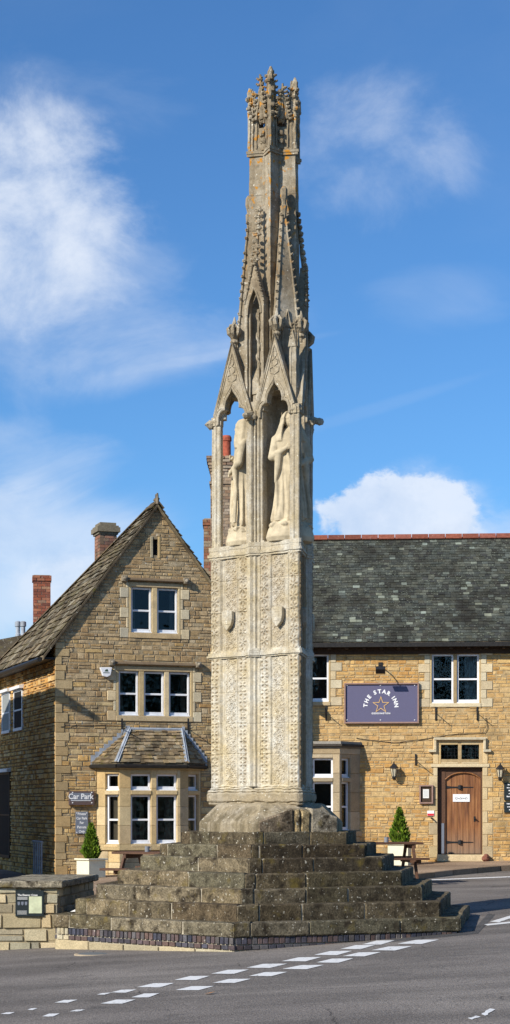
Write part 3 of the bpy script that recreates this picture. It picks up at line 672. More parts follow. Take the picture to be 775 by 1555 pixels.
# steep crocketed gables in the angles
for i, phi in enumerate(PA+PB):
    t = R(phi); u = Vector((math.cos(t), math.sin(t), 0)); o = Vector((math.sin(t), -math.cos(t), 0)); c = Vector((AX[0], AX[1], 0)); A = phi in PA
    if A: zb, w0, r0, zt, r1 = 8.52, .165, .49, 10.18, .36
    else: zb, w0, r0, zt, r1 = 8.75, .10, .40, 9.9, .31
    mb = MB()
    if A:
        V = [c+o*r0-u*w0+Vector((0, 0, zb)), c+o*r0+u*w0+Vector((0, 0, zb)), c+u*w0+Vector((0, 0, zb)), c-u*w0+Vector((0, 0, zb)), c+o*r1-u*.02+Vector((0, 0, zt)), c+o*r1+u*.02+Vector((0, 0, zt)), c+u*.02+Vector((0, 0, zt)), c-u*.02+Vector((0, 0, zt))]
        mb.add(V, [(0, 1, 5, 4), (1, 2, 6, 5), (3, 0, 4, 7), (4, 5, 6, 7), (3, 2, 1, 0)])
        mb.prism([(c+o*(r0-.01)-u*w0)[:2], (c+o*(r0-.01)+u*w0)[:2], (c+u*w0)[:2], (c-u*w0)[:2]], 7.75, zb)
        for s in (-1, 1):
            mb.tube([V[0]+u*(s+1)*w0, (V[4] if s < 0 else V[5])], [.022, .016], 6)
            crockets(mb, (V[0] if s < 0 else V[1]), (V[4] if s < 0 else V[5]), 15, .027, (u*s+o*.5).normalized(), .06)
        pk = c+o*r1+Vector((0, 0, zt)); mb.lathe(pk, ((.03, -.1), (.045, 0), (.05, .06), (.028, .08), (.03, .12), (.05, .2), (.05, .3), (.02, .34)), 6)
        # blind tracery on the gable face
        mb.tube([c+o*(r0+.004)-u*.07+Vector((0, 0, 7.9)), c+o*(r0+.004)-u*.07+Vector((0, 0, 8.45)), c+o*(r0)+Vector((0, 0, 8.75)), c+o*(r0+.004)+u*.07+Vector((0, 0, 8.45)), c+o*(r0+.004)+u*.07+Vector((0, 0, 7.9))], .016, 6)
        wpart(mb, 'crocketed_gable', M_TOW, cross, sub=.12, rough=.006)
        # pinnacle that rises from the corner column
        p = c+o*.735; top = {22: 8.28, -98: 7.62, 142: 8.2}[phi]
        mb = MB(); q = lambda k, z: (p+u*k[0]+o*k[1]+Vector((0, 0, z)))
        sec = [(-.055, -.05), (.055, -.05), (.065, .01), (0, .06), (-.065, .01)]
        mb.prism([(p+u*a_+o*b_)[:2] for a_, b_ in sec], 7.33, top)
        for a_ in (-.055, 0, .055): mb.tube([q((a_, .045-abs(a_)*.6), 7.35), q((a_, .045-abs(a_)*.6), top-.04)], .014, 6)
        if top > 8:
            for s in (-1, 1): mb.slab([q((s*.01, .07), top-.1), q((s*.08, .01), top-.1), q((s*.045, .04), top+.14)], o*-1, .05)
            mb.tube([q((0, 0), top-.02), q((0, 0), top+.26)], [.055, .008], 6); crockets(mb, q((.05, .02), top), q((.01, .0), top+.24), 5, .02, u, .1); crockets(mb, q((-.05, .02), top), q((-.01, .0), top+.24), 5, .02, -u, .1)
        wpart(mb, 'pinnacle', M_TOW, cross, sub=.1, rough=.006)
# --- crown of broken gablets
mb = MB(); mb.prism(star(.415), 11.0, 11.035); mb.prism(star(.43), 11.035, 11.075); mb.prism(star(.40), 11.075, 11.11); wpart(mb, 'string_course', M_TOW, cross, sub=.08, rough=.008)
for i in range(6):
    phi = -8+60*i; top = [12.14, 12.04, 11.9, 12.0, 11.9, 11.92][i]
    V = dr(phi, .375); mb = MB()
    for s in (-1, 1):
        Nn = dr(phi+s*30, .235); e = (Nn-V); e.z = 0; ln = e.length; e.normalize(); inn = (Vector((AX[0], AX[1], 0))-V); inn.z = 0; inn = (inn-e*inn.dot(e)).normalized()*-1
        f = lambda a, z: V+e*a+Vector((0, 0, z))
        hs = -inn
        # wall below with a narrow slit, gablet above
        mb.slab([f(0, 11.08), f(ln, 11.08), f(ln, 11.40), f(ln*.62, 11.40), f(ln*.62, 11.5), f(ln*.78, 11.52), f(.03, top-.02), f(0, top)], hs, .06)
        mb.tube([f(ln*.85, 11.45)-hs*.01, f(.02, top-.02)-hs*.01], .020, 6)
        mb.tube([f(ln*.5, 11.1)-hs*.01, f(ln*.5, 11.55)-hs*.01], .013, 6)
        crockets(mb, f(ln*.85, 11.45)-hs*.02, f(.02, top-.03)-hs*.02, 9, .031, (e*.9-hs*.5), .1)
    mb.tube([V+Vector((0, 0, 11.08)), V+Vector((0, 0, 11.5)), V+Vector((0, 0, top))], [.026, .03, .016], 6)
    for k in range(5): mb.blob(V+Vector((RN.uniform(-.03, .03), RN.uniform(-.04, .0), 11.55+k*(top-11.6)/5)), .036)
    mb.lathe(V+Vector((0, 0, top-.06)), ((.045, -.08), (.035, 0), (.04, .04), (.012, .11)), 6)
    wpart(mb, 'crown_gablet', M_TOW, cross, sub=.07, rough=.010)
    Nn = dr(phi+30, .235); mb = MB(); t2 = [11.95, 11.98, 12.0, 11.95, 12.0, 12.09][i]; o = dr(phi+30, 1, 0, (0, 0))
    mb.tube([Nn+Vector((0, 0, 11.08)), Nn+Vector((0, 0, 11.36))], [.05, .03], 6)
    mb.blob(Nn+o*.03+Vector((0, 0, 11.30)), .045); mb.blob(Nn+o*.02+Vector((0, 0, 11.2)), .05)
    q = Nn+o*.085
    for s in (-1, 1):
        t = R(phi+30); u = Vector((math.cos(t), math.sin(t), 0)); mb.slab([q+u*s*.10+Vector((0, 0, 11.5)), q+u*s*.06+Vector((0, 0, 11.5)), q+Vector((0, 0, t2-.12)), q+Vector((0, 0, t2))], -o, .05)
        crockets(mb, q+u*s*.10+Vector((0, 0, 11.48)), q+Vector((0, 0, t2)), 9, .030, (u*s+o*.4).normalized(), .1)
    mb.tube([q-o*.05+Vector((0, 0, 11.5)), q+Vector((0, 0, t2+.03))], [.04, .015], 6)
    wpart(mb, 'crown_pinnacle', M_TOW, cross, sub=.07, rough=.010)
mb = MB(); mb.prism([tuple(dr(-8+60*i, .17)[:2]) for i in range(6)], 11.05, 11.75, scale=.7); wpart(mb, 'spire_stump', M_TOW, cross, sub=.1, rough=.015)
# --- statues (one continuous carved figure each, standing inside the niches)
def statue(phi, label, rad, seed=0, side=0):
    tilt = 0; root_loc = dr(phi, rad, 5.50)
    mb = MB(); H = 1.46; zb = .27; seg = 72
    prof = [(0, .20, .165, 0), (.04, .205, .17, 0), (.2, .185, .15, 0), (.45, .165, .135, .005), (.7, .155, .13, .01), (.85, .155, .125, .015), (.98, .17, .125, .01), (1.08, .185, .12, .005), (1.15, .175, .105, .0), (1.2, .11, .085, 0), (1.24, .06, .06, 0)]
    rows = []; z = 0
    for k in range(60):
        zz = 1.24*k/59
        for a, b in zip(prof[:-1], prof[1:]):
            if a[0] <= zz <= b[0]+1e-9: t = (zz-a[0])/(b[0]-a[0]); rx, ry, cy = [a[j]*(1-t)+b[j]*t for j in (1, 2, 3)]; break
        fold = .060*max(0, 1-(zz/1.05)**2)+.006
        ring = []
        for j in range(seg):
            th = j*math.tau/seg; lean = .5*zz
            f = 1+fold*(1.0*(2*abs(math.sin(4.5*th+lean*1.5+seed))-1)+.7*(1-2*abs(math.sin(7.5*th-lean*2+1+seed)))+.4*math.sin(5*th+zz*3))*1.3
            f2 = 1+(.05*max(0, .25-zz)/.25)*math.sin(7*th)
            ring.append((rx*f*f2*math.cos(th)+tilt*zz*.03, ry*f*f2*math.sin(th)-cy, zb+zz))
        rows.append(ring)
    vs = [p for r_ in rows for p in r_]
    mb.add(vs, [(i*seg+j, i*seg+(j+1) % seg, (i+1)*seg+(j+1) % seg, (i+1)*seg+j) for i in range(59) for j in range(seg)]+[tuple(range(seg-1, -1, -1)), tuple(59*seg+j for j in range(seg))])
    hx = tilt*.04; hz = zb+1.335
    mb.lathe((hx, -.02, zb+1.15), ((.05, 0), (.045, .09), (.05, .14)), 16)
    mb.lathe((hx, -.025, hz), [(.078*math.sin(t*math.pi/12), -.105*math.cos(t*math.pi/12)) for t in range(1, 12)], 20, sq=(1, 1.1))   # head
    mb.blob((hx, -.118, hz-.01), .016, (.8, 1.2, 1.8), 0)                       # nose
    for s in (-1, 1): mb.blob((hx+s*.03, -.098, hz+.018), .014, (1.6, .8, .6), 0)  # brows
    mb.blob((hx, -.104, hz-.052), .014, (1.6, .9, .5), 0); mb.blob((hx, -.095, hz-.085), .02, (1, 1, .8), 0)   # mouth, chin
    # veil: a thick cloth shell open at the face, falling on the shoulders
    na, nz_ = 26, 16; out = []; inn = []
    for k in range(nz_):
        t = k/(nz_-1); z = hz+.135-t*.42
        r = .112*math.sqrt(max(.02, 1-(1-min(1, t/.36))**2)) if t < .36 else .112+.088*((t-.36)/.64)**1.0
        q_ = max(0, min(1, (t-.3)/.7)); ff = 1.38*(1-q_)+.60*q_; fb = 1.05*(1-q_)+.62*q_
        op = 50 if t < .55 else 50-40*(t-.55)
        op = max(8, op)
        for j in range(na):
            a = R(-90+op+(360-2*op)*j/(na-1)); w = 1+.04*math.sin(9*a+t*3)
            yy = math.sin(a)*r*w*(ff if math.sin(a) < 0 else fb)-.012
            out.append((hx*(1-t)+math.cos(a)*r*w, yy, z)); inn.append((hx*(1-t)+math.cos(a)*max(.01, r-.03), math.sin(a)*max(.01, r-.024)*(ff if math.sin(a) < 0 else fb)-.012, z-.014))
    n = len(out); q = [(k*na+j, k*na+j+1, (k+1)*na+j+1, (k+1)*na+j) for k in range(nz_-1) for j in range(na-1)]
    rim = []
    for k in range(nz_-1): rim += [(k*na, (k+1)*na, n+(k+1)*na, n+k*na), (k*na+na-1, n+k*na+na-1, n+(k+1)*na+na-1, (k+1)*na+na-1)]
    for j in range(na-1): rim += [(j, n+j, n+j+1, j+1), ((nz_-1)*na+j, (nz_-1)*na+j+1, n+(nz_-1)*na+j+1, n+(nz_-1)*na+j)]
    mb.add(out+inn, q+[(a+n, d+n, c+n, b+n) for a, b, c, d in q]+rim)
    # arms: sleeves from the shoulders, bent, hands with fingers at the breast and at the side
    def arm(s, el, hd):
        for c_, r_ in ((( s*.15, 0, zb+1.08), .063), (el, .054), (hd, .034)): mb.lathe(Vector(c_), [(r_*math.sin(t*math.pi/8), -r_*math.cos(t*math.pi/8)) for t in range(1, 8)], 12)
        sh = (s*.15, 0, zb+1.08); mb.tube([sh, ((sh[0]+el[0])/2, (sh[1]+el[1])/2-.005, (sh[2]+el[2])/2), el], [.062, .056, .052], 12)
        mb.tube([el, ((el[0]+hd[0])/2, (el[1]+hd[1])/2, (el[2]+hd[2])/2), hd], [.052, .046, .034], 12)
        mb.tube([((el[0]+hd[0])/2, (el[1]+hd[1])/2, (el[2]+hd[2])/2), ((el[0]*.6+hd[0]*.4), (el[1]+hd[1])/2+.0, el[2]-.16), (el[0]*.8+hd[0]*.2, el[1]*.5+hd[1]*.4, el[2]-.34)], [.045, .038, .012], 10)
        h = Vector(hd); dd = (h-Vector(el)).normalized(); mb.tube([h, h+dd*.05], [.03, .026], 10)
        for k in range(4): o2 = Vector((0, -.008, .018*(1.5-k))); mb.tube([h+dd*.045+o2, h+dd*(.085-.006*abs(k-1.5))+o2+Vector((0, .006, -.006))], .0095, 6)
        mb.tube([h+dd*.01+Vector((0, -.01, .02)), h+dd*.05+Vector((0, -.014, .045))], .010, 6)
    arm(-1, (-.20, -.05, zb+.84), (-.075, -.155, zb+.93)); arm(1, (.205, -.04, zb+.82), (.095, -.15, zb+.74))
    for k in range(7):       # mantle falls
        x = -.16+.055*k; mb.tube([(x*.9, -.10, zb+.9), (x+.01*math.sin(k*2), -.135+abs(x)*.35, zb+.55), (x*1.1+.02, -.155+abs(x)*.4, zb+.2), (x*1.15+.02, -.16+abs(x)*.4, zb+.03)], [.012, .02, .024, .022], 8)
    mb.tube([(-.05, -.14, zb+.92), (.01, -.155, zb+.6), (.10, -.15, zb+.25), (.12, -.15, zb+.05)], [.014, .022, .026, .02], 8)
    # rocky base
    mb.lathe((0, 0, 0), ((.25, 0), (.27, .06), (.25, .15), (.215, .22), (.18, .29)), 20, sq=(1, .9))
    for k in range(16): a = k*math.tau/16; mb.blob((.21*math.cos(a), .18*math.sin(a), .19+.03*math.sin(k*3)), .045)
    o = mb.build('stone_statue', M_STAT, None)
    m = o.modifiers.new('r', 'REMESH'); m.mode = 'VOXEL'; m.voxel_size = .008; m.use_smooth_shade = True
    dg = bpy.context.evaluated_depsgraph_get(); dg.update(); me = bpy.data.meshes.new_from_object(o.evaluated_get(dg)); o.modifiers.clear(); old = o.data; o.data = me; bpy.data.meshes.remove(old)
    if not len(me.materials): me.materials.append(M_STAT)
    root_loc += Vector((math.cos(R(phi)), math.sin(R(phi)), 0))*side
    o.location = root_loc; o.rotation_euler = (0, 0, R(phi-(16 if phi > 0 else 0))); o.scale = (1.27, 1.12, 1.06)
    tag(o, label, 'statue', 'statues in the niches of the cross'); return o
statue(22, 'veiled stone queen facing forward in the right niche behind a slim column', .52, 0, .03)
statue(-98, 'weathered stone figure in side view in the left open niche, sky behind it', .42, 2)
# ================================================================== INN (long range on the right)
M = Fr(0, 42.0, -4); rects = lambda fr, x0, y0, x1, y1, d=0: (fr.uz(x0, y0, d)[0], fr.uz(x0, y1, d)[1], fr.uz(x1, y1, d)[0], fr.uz(x1, y0, d)[1])
inn = thing('stone_inn', 'long two storey ochre rubble stone inn with green slate roof and boarded oak door', 'building', M.P(4, 0, .5))
UL, UR = -.2, 9.2; ZE = 5.72
W2a = rects(M, 656, 993, 689, 1068); W2b = rects(M, 694, 993, 728, 1068); W1a = rects(M, 430, 993, 462, 1066); W1b = rects(M, 467, 993, 499.5, 1066)
DO = rects(M, 665, 1165, 733, 1297.5); TR = rects(M, 666, 1126, 733, 1160)
sz = lambda r, l, b, r2, t: (r[0]-l, r[1]-b, r[2]+r2, r[3]+t)
H_rub = [sz((W2a[0], W2a[1], W2b[2], W2a[3]), .06, .09, .06, .3), sz((W1a[0], W1a[1], W1b[2], W1a[3]), .06, .09, .06, .3), sz(DO, .0, .1, .0, .1), sz(TR, .12, .1, .12, .1)]
# alternating quoin blocks beside the first floor windows
def quoins(mb, fr, u, side, z0, z1, holes, wa=.13, wb=.27, h=.20, d1=.022, pal=DRP):
    z = z0; k = 0
    while z < z1-.02:
        w = wa if k % 2 else wb; e = min(z+h, z1)
        a, b = (u-w, u) if side < 0 else (u, u+w)
        mb.fbox(fr, a+.003, b-.003, z+.003, e-.003, -.03, d1, dcol(pal=pal)); holes.append((a, z, b, e)); z += h; k += 1
dm = MB(); hq = []
for r0, r1 in ((W1a, W1b), (W2a, W2b)):
    keepdm = dm; dm = MB(); quoins(dm, M, r0[0]-.04, -1, r0[1]-.09, r0[3]+.05, hq, d1=.02); quoins(dm, M, r1[2]+.04, 1, r0[1]-.09, r0[3]+.05, hq, d1=.02)
    dm.fbox(M, r0[0]-.04, r1[2]+.04, r0[1]-.09, r0[1], -.14, .035, dcol(pal=DRP))           # sill
    dm.fbox(M, r0[0]-.04, r0[0], r0[1]+.002, r0[3]+.3, -.14, .012, dcol()); dm.fbox(M, r1[2], r1[2]+.04, r0[1]+.002, r0[3]+.3, -.14, .012, dcol())
    dm.fbox(M, r0[2], r1[0], r0[1]+.002, r0[3]+.3, -.14, .004, dcol(pal=[(.33, .25, .14)]))
    dm.fbox(M, r0[0], r0[2], r0[3], r0[3]+.3, -.14, .0, dcol(pal=[(.25, .17, .10)])); dm.fbox(M, r1[0], r1[2], r0[3], r0[3]+.3, -.14, .0, dcol(pal=[(.25, .17, .10)]))
    wpart(dm, 'window_surround', M_DRESS, inn, bevel=.008); dm = keepdm
# door surround
quoins(dm, M, DO[0], -1, DO[1]-.08, DO[3], hq, .10, .20, .27, .012, DRS); quoins(dm, M, DO[2], 1, DO[1]-.08, DO[3], hq, .12, .24, .27, .014, DRS)
dm.fbox(M, DO[0]-.16, DO[2]+.16, DO[3], TR[1]-.0, -.18, .03, dcol(pal=DRP))
dm.fbox(M, TR[0]-.12, TR[0], TR[1]+.002, TR[3]+.10, -.18, .02, dcol()); dm.fbox(M, TR[2], TR[2]+.12, TR[1]+.002, TR[3]+.10, -.18, .02, dcol())
dm.fbox(M, TR[0], TR[2], TR[3], TR[3]+.10, -.18, .018, dcol())
l1 = rects(M, 670, 1131, 696, 1153); l2 = rects(M, 701, 1131, 728, 1153)
dm.fbox(M, TR[0], l1[0], TR[1], TR[3], -.18, .012, dcol()); dm.fbox(M, l2[2], TR[2], TR[1], TR[3], -.18, .012, dcol()); dm.fbox(M, l1[2], l2[0], TR[1], TR[3], -.18, -.02, dcol())
for l in (l1, l2): dm.fbox(M, l[0], l[2], l[3], TR[3], -.18, .010, dcol()); dm.slab([M.P(l[0], -.16, TR[1]), M.P(l[0], -.16, l[1]+.02), M.P(l[0], .008, TR[1]+.03), M.P(l[0], .008, TR[1])], Vector((M.U[0], M.U[1], 0)), l[2]-l[0], dcol(pal=DRP))
# hood mould with dropped ends
ht = M.uz(690, 1120)[1]; hl, hr = M.uz(659, 1120)[0], M.uz(738, 1120)[0]
dm.fbox(M, hl, hr, ht-.06, ht, -.02, .10, dcol(pal=DRP)); 
for a, b, c_, e in ((hl, hl+.06, hl-.12, hl+.06), (hr-.06, hr, hr-.06, hr+.12)): dm.fbox(M, a, b, ht-.28, ht-.06, -.02, .085, dcol(pal=DRP)); dm.fbox(M, c_, e, ht-.34, ht-.28, -.02, .09, dcol(pal=DRP))
dm.fbox(M, DO[0]-.02, DO[2]+.06, DO[1]-.16, DO[1], -.18, .16, dcol(pal=DRP))       # threshold
# wall itself
bayh = (M.uz(420, 1200)[0], -.2, M.uz(541, 1200)[0], M.uz(500, 1135)[1])
sk = MB(); skin(sk, M, [(UL, -.4), (UR, -.4), (UR, ZE), (UL, ZE)], [W1a, W1b, W2a, W2b, DO, l1, l2], .2, (.44, .32, .17)); wall = wpart(sk, 'wall', M_RUB, inn, fix=False)
st = MB(); stones(st, M, [(UL, .3), (UR, .3), (UR, ZE), (UL, ZE)], H_rub+hq+[bayh], (.05, .13), (.09, .32), pal_main, rs=3, dep=(.002, .016), gap=.0045); wsub(st, 'masonry', M_RUB, wall, fix=False)
wpart(dm, 'door_surround', M_DRESS, inn, bevel=.008)
sash(M, *W2a, inn, d=-.05, curtain=None); sash(M, *W2b, inn, d=-.05, curtain=('r', .55, M_CURTG)); sash(M, *W1b, inn, d=-.05); sash(M, *W1a, inn, d=-.05)
for l in (l1, l2):
    g = MB(); g.add([M.P(l[0], -.10, l[1]), M.P(l[2], -.10, l[1]), M.P(l[2], -.10, l[3]), M.P(l[0], -.10, l[3])], [(0, 1, 2, 3)]); p = wpart(g, 'transom_pane', M_GLASS, inn, fix=False)
    g = MB(); w_ = l[2]-l[0]
    for k in range(1, 5): g.tube([M.P(l[0]+w_*k/5, -.095, l[1]), M.P(l[0]+w_*k/5, -.095, l[3])], .004, 4)
    for k in range(1, 4): g.tube([M.P(l[0], -.095, l[1]+(l[3]-l[1])*k/4), M.P(l[2], -.095, l[1]+(l[3]-l[1])*k/4)], .004, 4)
    wsub(g, 'glazing_bars', M_IRON, p)
    g = MB(); q = [(l[0], l[1]), (l[2], l[1]), (l[2], l[3]), (l[0], l[3])]; g.add([M.P(p_[0], -.13, p_[1]) for p_ in q]+[M.P(p_[0], -.7, p_[1]) for p_ in q], [(i, 4+i, 4+(i+1) % 4, (i+1) % 4) for i in range(4)]+[(4, 5, 6, 7)]); wsub(g, 'window_recess', M_DARK, p, fix=False)
# the door: frame with arched head, boards, hinges, ring handle, letter plate sign
dl = rects(M, 676.5, 1173, 730.5, 1296.5, -.15); fm = MB(); d = -.15
fm.fbox(M, DO[0], dl[0], DO[1], DO[3], -.20, -.10); fm.fbox(M, dl[2], DO[2], DO[1], DO[3], -.20, -.10)
nA = 12; ar = []; zc = dl[3]-.16; 
for k in range(nA+1):
    x = dl[0]+(dl[2]-dl[0])*k/nA; t = abs(2*k/nA-1); ar.append((x, zc+.155*(1-t**2.6)))
for k in range(nA): fm.slab([M.P(ar[k][0], -.20, ar[k][1]), M.P(ar[k+1][0], -.20, ar[k+1][1]), M.P(ar[k+1][0], -.20, DO[3]), M.P(ar[k][0], -.20, DO[3])], Vector((M.N[0], M.N[1], 0)), .09)
wpart(fm, 'door_frame', M_TABLE, inn)
m2 = MB(); m2.tube([M.P(x, -.105, z) for x, z in ar], .014, 6); 
bd = MB(); nb = 6; bw = (dl[2]-dl[0])/nb
for k in range(nb):
    x0 = dl[0]+k*bw+.003; x1 = dl[0]+(k+1)*bw-.003; f_ = lambda x: zc+.155*(1-abs(2*(x-dl[0])/(dl[2]-dl[0])-1)**2.6)+.02
    bd.slab([M.P(x0, -.19, dl[1]), M.P(x1, -.19, dl[1]), M.P(x1, -.19, f_(x1)), M.P((x0+x1)/2, -.19, f_((x0+x1)/2)), M.P(x0, -.19, f_(x0))], Vector((M.N[0], M.N[1], 0)), .045+RN.uniform(-.002, .003))
door = wpart(bd, 'door', M_DOOR, inn, bevel=.004)
wsub(m2, 'arch_bead', M_DOOR, door)
for y in (1195.5, 1279):
    zz = M.uz(700, y, -.14)[1]; h = MB(); u0 = dl[0]+.02
    h.slab([M.P(u0, -.146, zz-.035), M.P(u0+.12, -.146, zz-.018), M.P(u0+.38, -.146, zz-.014), M.P(u0+.62, -.146, zz-.008), M.P(u0+.62, -.146, zz+.008), M.P(u0+.38, -.146, zz+.014), M.P(u0+.12, -.146, zz+.018), M.P(u0, -.146, zz+.035)], Vector((M.N[0], M.N[1], 0)), .014)
    h.lathe(M.P(u0+.32, -.14, zz), ((.05, -.045), (.05, .045)), 10); h.tube([M.P(u0+.27, -.135, zz+.03), M.P(u0+.32, -.13, zz+.045), M.P(u0+.37, -.135, zz+.03)], .010, 5)
    wsub(h, 'strap_hinge', M_IRON, door)
h = MB(); u_, z_ = M.uz(721, 1243, -.1); h.tube([M.P(u_, -.145, z_), M.P(u_, -.08, z_)], .022, 8); h.tube([M.P(u_, -.08, z_), M.P(u_+.035, -.075, z_-.015)], .014, 6); h.fbox(M, u_-.02, u_+.02, z_-.07, z_+.05, -.146, -.135); wsub(h, 'handle', M_IRON, door)
h = MB(); h.fbox(M, dl[0]-.09, dl[0]-.03, DO[1]+.02, DO[1]+.72, -.10, -.085); wsub(h, 'kick_strip', M_GREY, door)
# wall closing sides, eaves, roof
rf = MB(); nrm = Vector((M.N[0], M.N[1], 0)); Eo = M.P(UL-.3, .34, 5.60); Ad = Vector((M.U[0], M.U[1], 0)); RZ = M.uz(500, 819, -3.55)[1]
Bd = (M.P(0, -3.55, RZ)-M.P(0, .34, 5.60)); LB = Bd.length; LA = UR-UL+.5
rf.slab([Eo, Eo+Ad*LA, Eo+Ad*LA+Bd, Eo+Bd], Ad.cross(Bd)*-1, .10); b2 = Vector((-Bd.x, -Bd.y, Bd.z)); Eb = Eo+Bd
rf.slab([Eb, Eb+Ad*LA, Eb+Ad*LA+Vector((-nrm.x*3.9, -nrm.y*3.9, -Bd.z)), Eb+Vector((-nrm.x*3.9, -nrm.y*3.9, -Bd.z))], (0, 0, -1), .1)
roof = wpart(rf, 'roof', M_SLATE, inn); 
SLP = [(.064, .068, .056), (.078, .083, .068), (.054, .057, .048), (.092, .098, .080), (.062, .066, .052), (.072, .074, .060), (.048, .048, .042)]
def pal_slate(rr, a, b):
    c = jitc(rr.choice(SLP), .22, rr)
    if rr.random() < .012+.04*(1-b): c = jitc((.22, .24, .19), .2, rr)
    return c
sl = MB(); slates(sl, Eo+Vector((0, 0, .012)), Ad, Bd, LA, LB, lambda t, rr: .122, (.12, .17), .007, pal_slate, rs=5, lift=.8); wsub(sl, 'slates', M_SLATE, roof, fix=False)
rd = MB(); k = 0
while k*.42 < LA:
    a0 = Eo+Bd+Ad*(k*.42); a1 = a0+Ad*.405
    for s in (1, -1):
        q = nrm*s; rd.slab([a0+Vector((0, 0, .09)), a1+Vector((0, 0, .09)), a1+q*.13-Vector((0, 0, .035)), a0+q*.13-Vector((0, 0, .035))], Vector((q.x*.6, q.y*.6, .8)), .022, jitc((.21, .07, .045), .3, RN))
    k += 1
wsub(rd, 'ridge_tiles', M_BRICK, roof, fix=True)
gt = MB(); gt.fbox(M, UL, UR+.2, 5.50, 5.60, .27, .36); gt.fbox(M, UL, UR+.2, 5.60, 5.66, .0, .27); wpart(gt, 'gutter', M_GUT, inn)
gt = MB(); gt.fbox(M, UL, UR+.2, 5.36, 5.6, .0, .05); 
for k in range(24): gt.fbox(M, .1+k*.4, .17+k*.4, 5.46, 5.6, .05, .27)
wpart(gt, 'rafter_ends', M_WOODD, inn)
gt = MB()
for uu in (UL, UR): gt.slab([M.P(uu, 0, -.3), M.P(uu, 0, ZE), M.P(uu, -3.55, RZ-.1), M.P(uu, -7.1, ZE), M.P(uu, -7.1, -.3)], Ad, .02)
gt.fbox(M, UL, UR, -.3, ZE, -7.1, -7.08); wpart(gt, 'side_wall', M_RUB, inn)
# ground floor bay window of the inn
BD = .62; x0b = M.uz(425, 1200, BD)[0]; x1b = M.uz(516, 1200, BD)[0]; wb0, wb1 = x0b-.42, M.uz(547, 1200)[0]
zt = M.uz(516, 1133, BD)[1]; zh = M.uz(516, 1150, BD)[1]
cant = lambda a, b: Fr(a[0], a[1], math.degrees(math.atan2(b[1]-a[1], b[0]-a[0])))
pA, pB, pC, pD = M.P(wb0, 0, 0), M.P(x0b, BD, 0), M.P(x1b, BD, 0), M.P(wb1, 0, 0)
bayc = [(pA, pB), (pB, pC), (pC, pD)]
def bay(parent, corners, lights, zsill, ztr, ztop, zhead, zbase, pal, curt=None):
    mb = MB(); fr_l = []
    for ci, (a, b) in enumerate(corners):
        f = cant(a, b); ln = (b-a).length; fr_l.append((f, ln))
        lt = lights[ci]; us = [0]
        for (l0, l1_) in lt: us += [l0, l1_]
        us.append(ln)
        for k in range(0, len(us), 2):
            for j in range(4): 
                zz = zsill+(zhead-zsill)*j/4; mb.fbox(f, us[k], us[k+1], zz+.002, zz+(zhead-zsill)/4-.002, -.16, .0+RN.uniform(-.002, .002), dcol(pal=pal))
        for (l0, l1_) in lt:
            mb.fbox(f, l0, l1_, ztr-.045, ztr+.045, -.16, .014, dcol(pal=pal)); mb.fbox(f, l0, l1_, ztop, zhead, -.16, -.002, dcol(pal=pal))
            mb.slab([f.P(l0, -.15, zsill-.01), f.P(l0, -.15, zsill+.05), f.P(l0, .05, zsill-.02), f.P(l0, .05, zsill-.06)], Vector((f.U[0], f.U[1], 0)), l1_-l0, dcol(pal=pal))
        mb.fbox(f, -.02, ln+.02, zsill-.13, zsill-.002, -.16, .045, dcol(pal=pal))
        z = zbase
        while z < zsill-.14: e = min(z+.24, zsill-.132); mb.fbox(f, 0, ln*.5-.003, z+.003, e-.003, -.16, .004, dcol(pal=pal)); mb.fbox(f, ln*.5+.003, ln, z+.003, e-.003, -.16, 0, dcol(pal=pal)); z += .24
        mb.fbox(f, -.01, ln+.01, zhead+.002, zhead+.16, -.16, .01, dcol(pal=pal))
    o = wpart(mb, 'bay_window', M_DRESS, parent, bevel=.008)
    for ci, (f, ln) in enumerate(fr_l):
        for li, (l0, l1_) in enumerate(lights[ci]):
            cu = (curt or {}).get((ci, li))
            sash(f, l0+.002, zsill+.005, l1_-.002, ztr-.047, o, d=-.085, curtain=cu); sash(f, l0+.002, ztr+.047, l1_-.002, ztop-.002, o, d=-.085, split=False)
    return o
fB = cant(pB, pC); lnB = (pC-pB).length; rr_ = [fB.uz(x, 1200)[0] for x in (435, 462, 474.5, 506)]; cR = cant(pC, pD); rl = [cR.uz(x, 1200)[0] for x in (519.5, 532.5)]; lnR = (pD-pC).length
zsill = M.uz(500, 1262, BD)[1]; ztr = M.uz(500, 1184, BD)[1]; ztop = M.uz(500, 1151, BD)[1]
bo = bay(inn, bayc, [[(.15, .55)], [(rr_[0], rr_[1]), (rr_[2], rr_[3])], [(rl[0], rl[1])]], zsill, ztr, ztop, ztop+.09, .1, [(.42, .34, .22), (.47, .38, .25), (.38, .30, .19)])
mb = MB(); pol = lambda o_: [M.P(wb0-o_, -.0, 0)[:2], M.P(x0b-o_*.6, BD+o_, 0)[:2], M.P(x1b+o_*.6, BD+o_, 0)[:2], M.P(wb1+o_, 0, 0)[:2]]
mb.prism(pol(.03), zt-.05, zt+.0, col=(.2, .17, .13)); mb.prism(pol(.09), zt+.0, zt+.05, col=(.07, .06, .05)); mb.prism(pol(.05), zt+.05, zt+.11, col=(.34, .31, .26)); mb.prism(pol(-.03), ztop+.24, zt-.05, col=(.3, .24, .15)); wsub(mb, 'bay_roof', M_DRESS, bo)
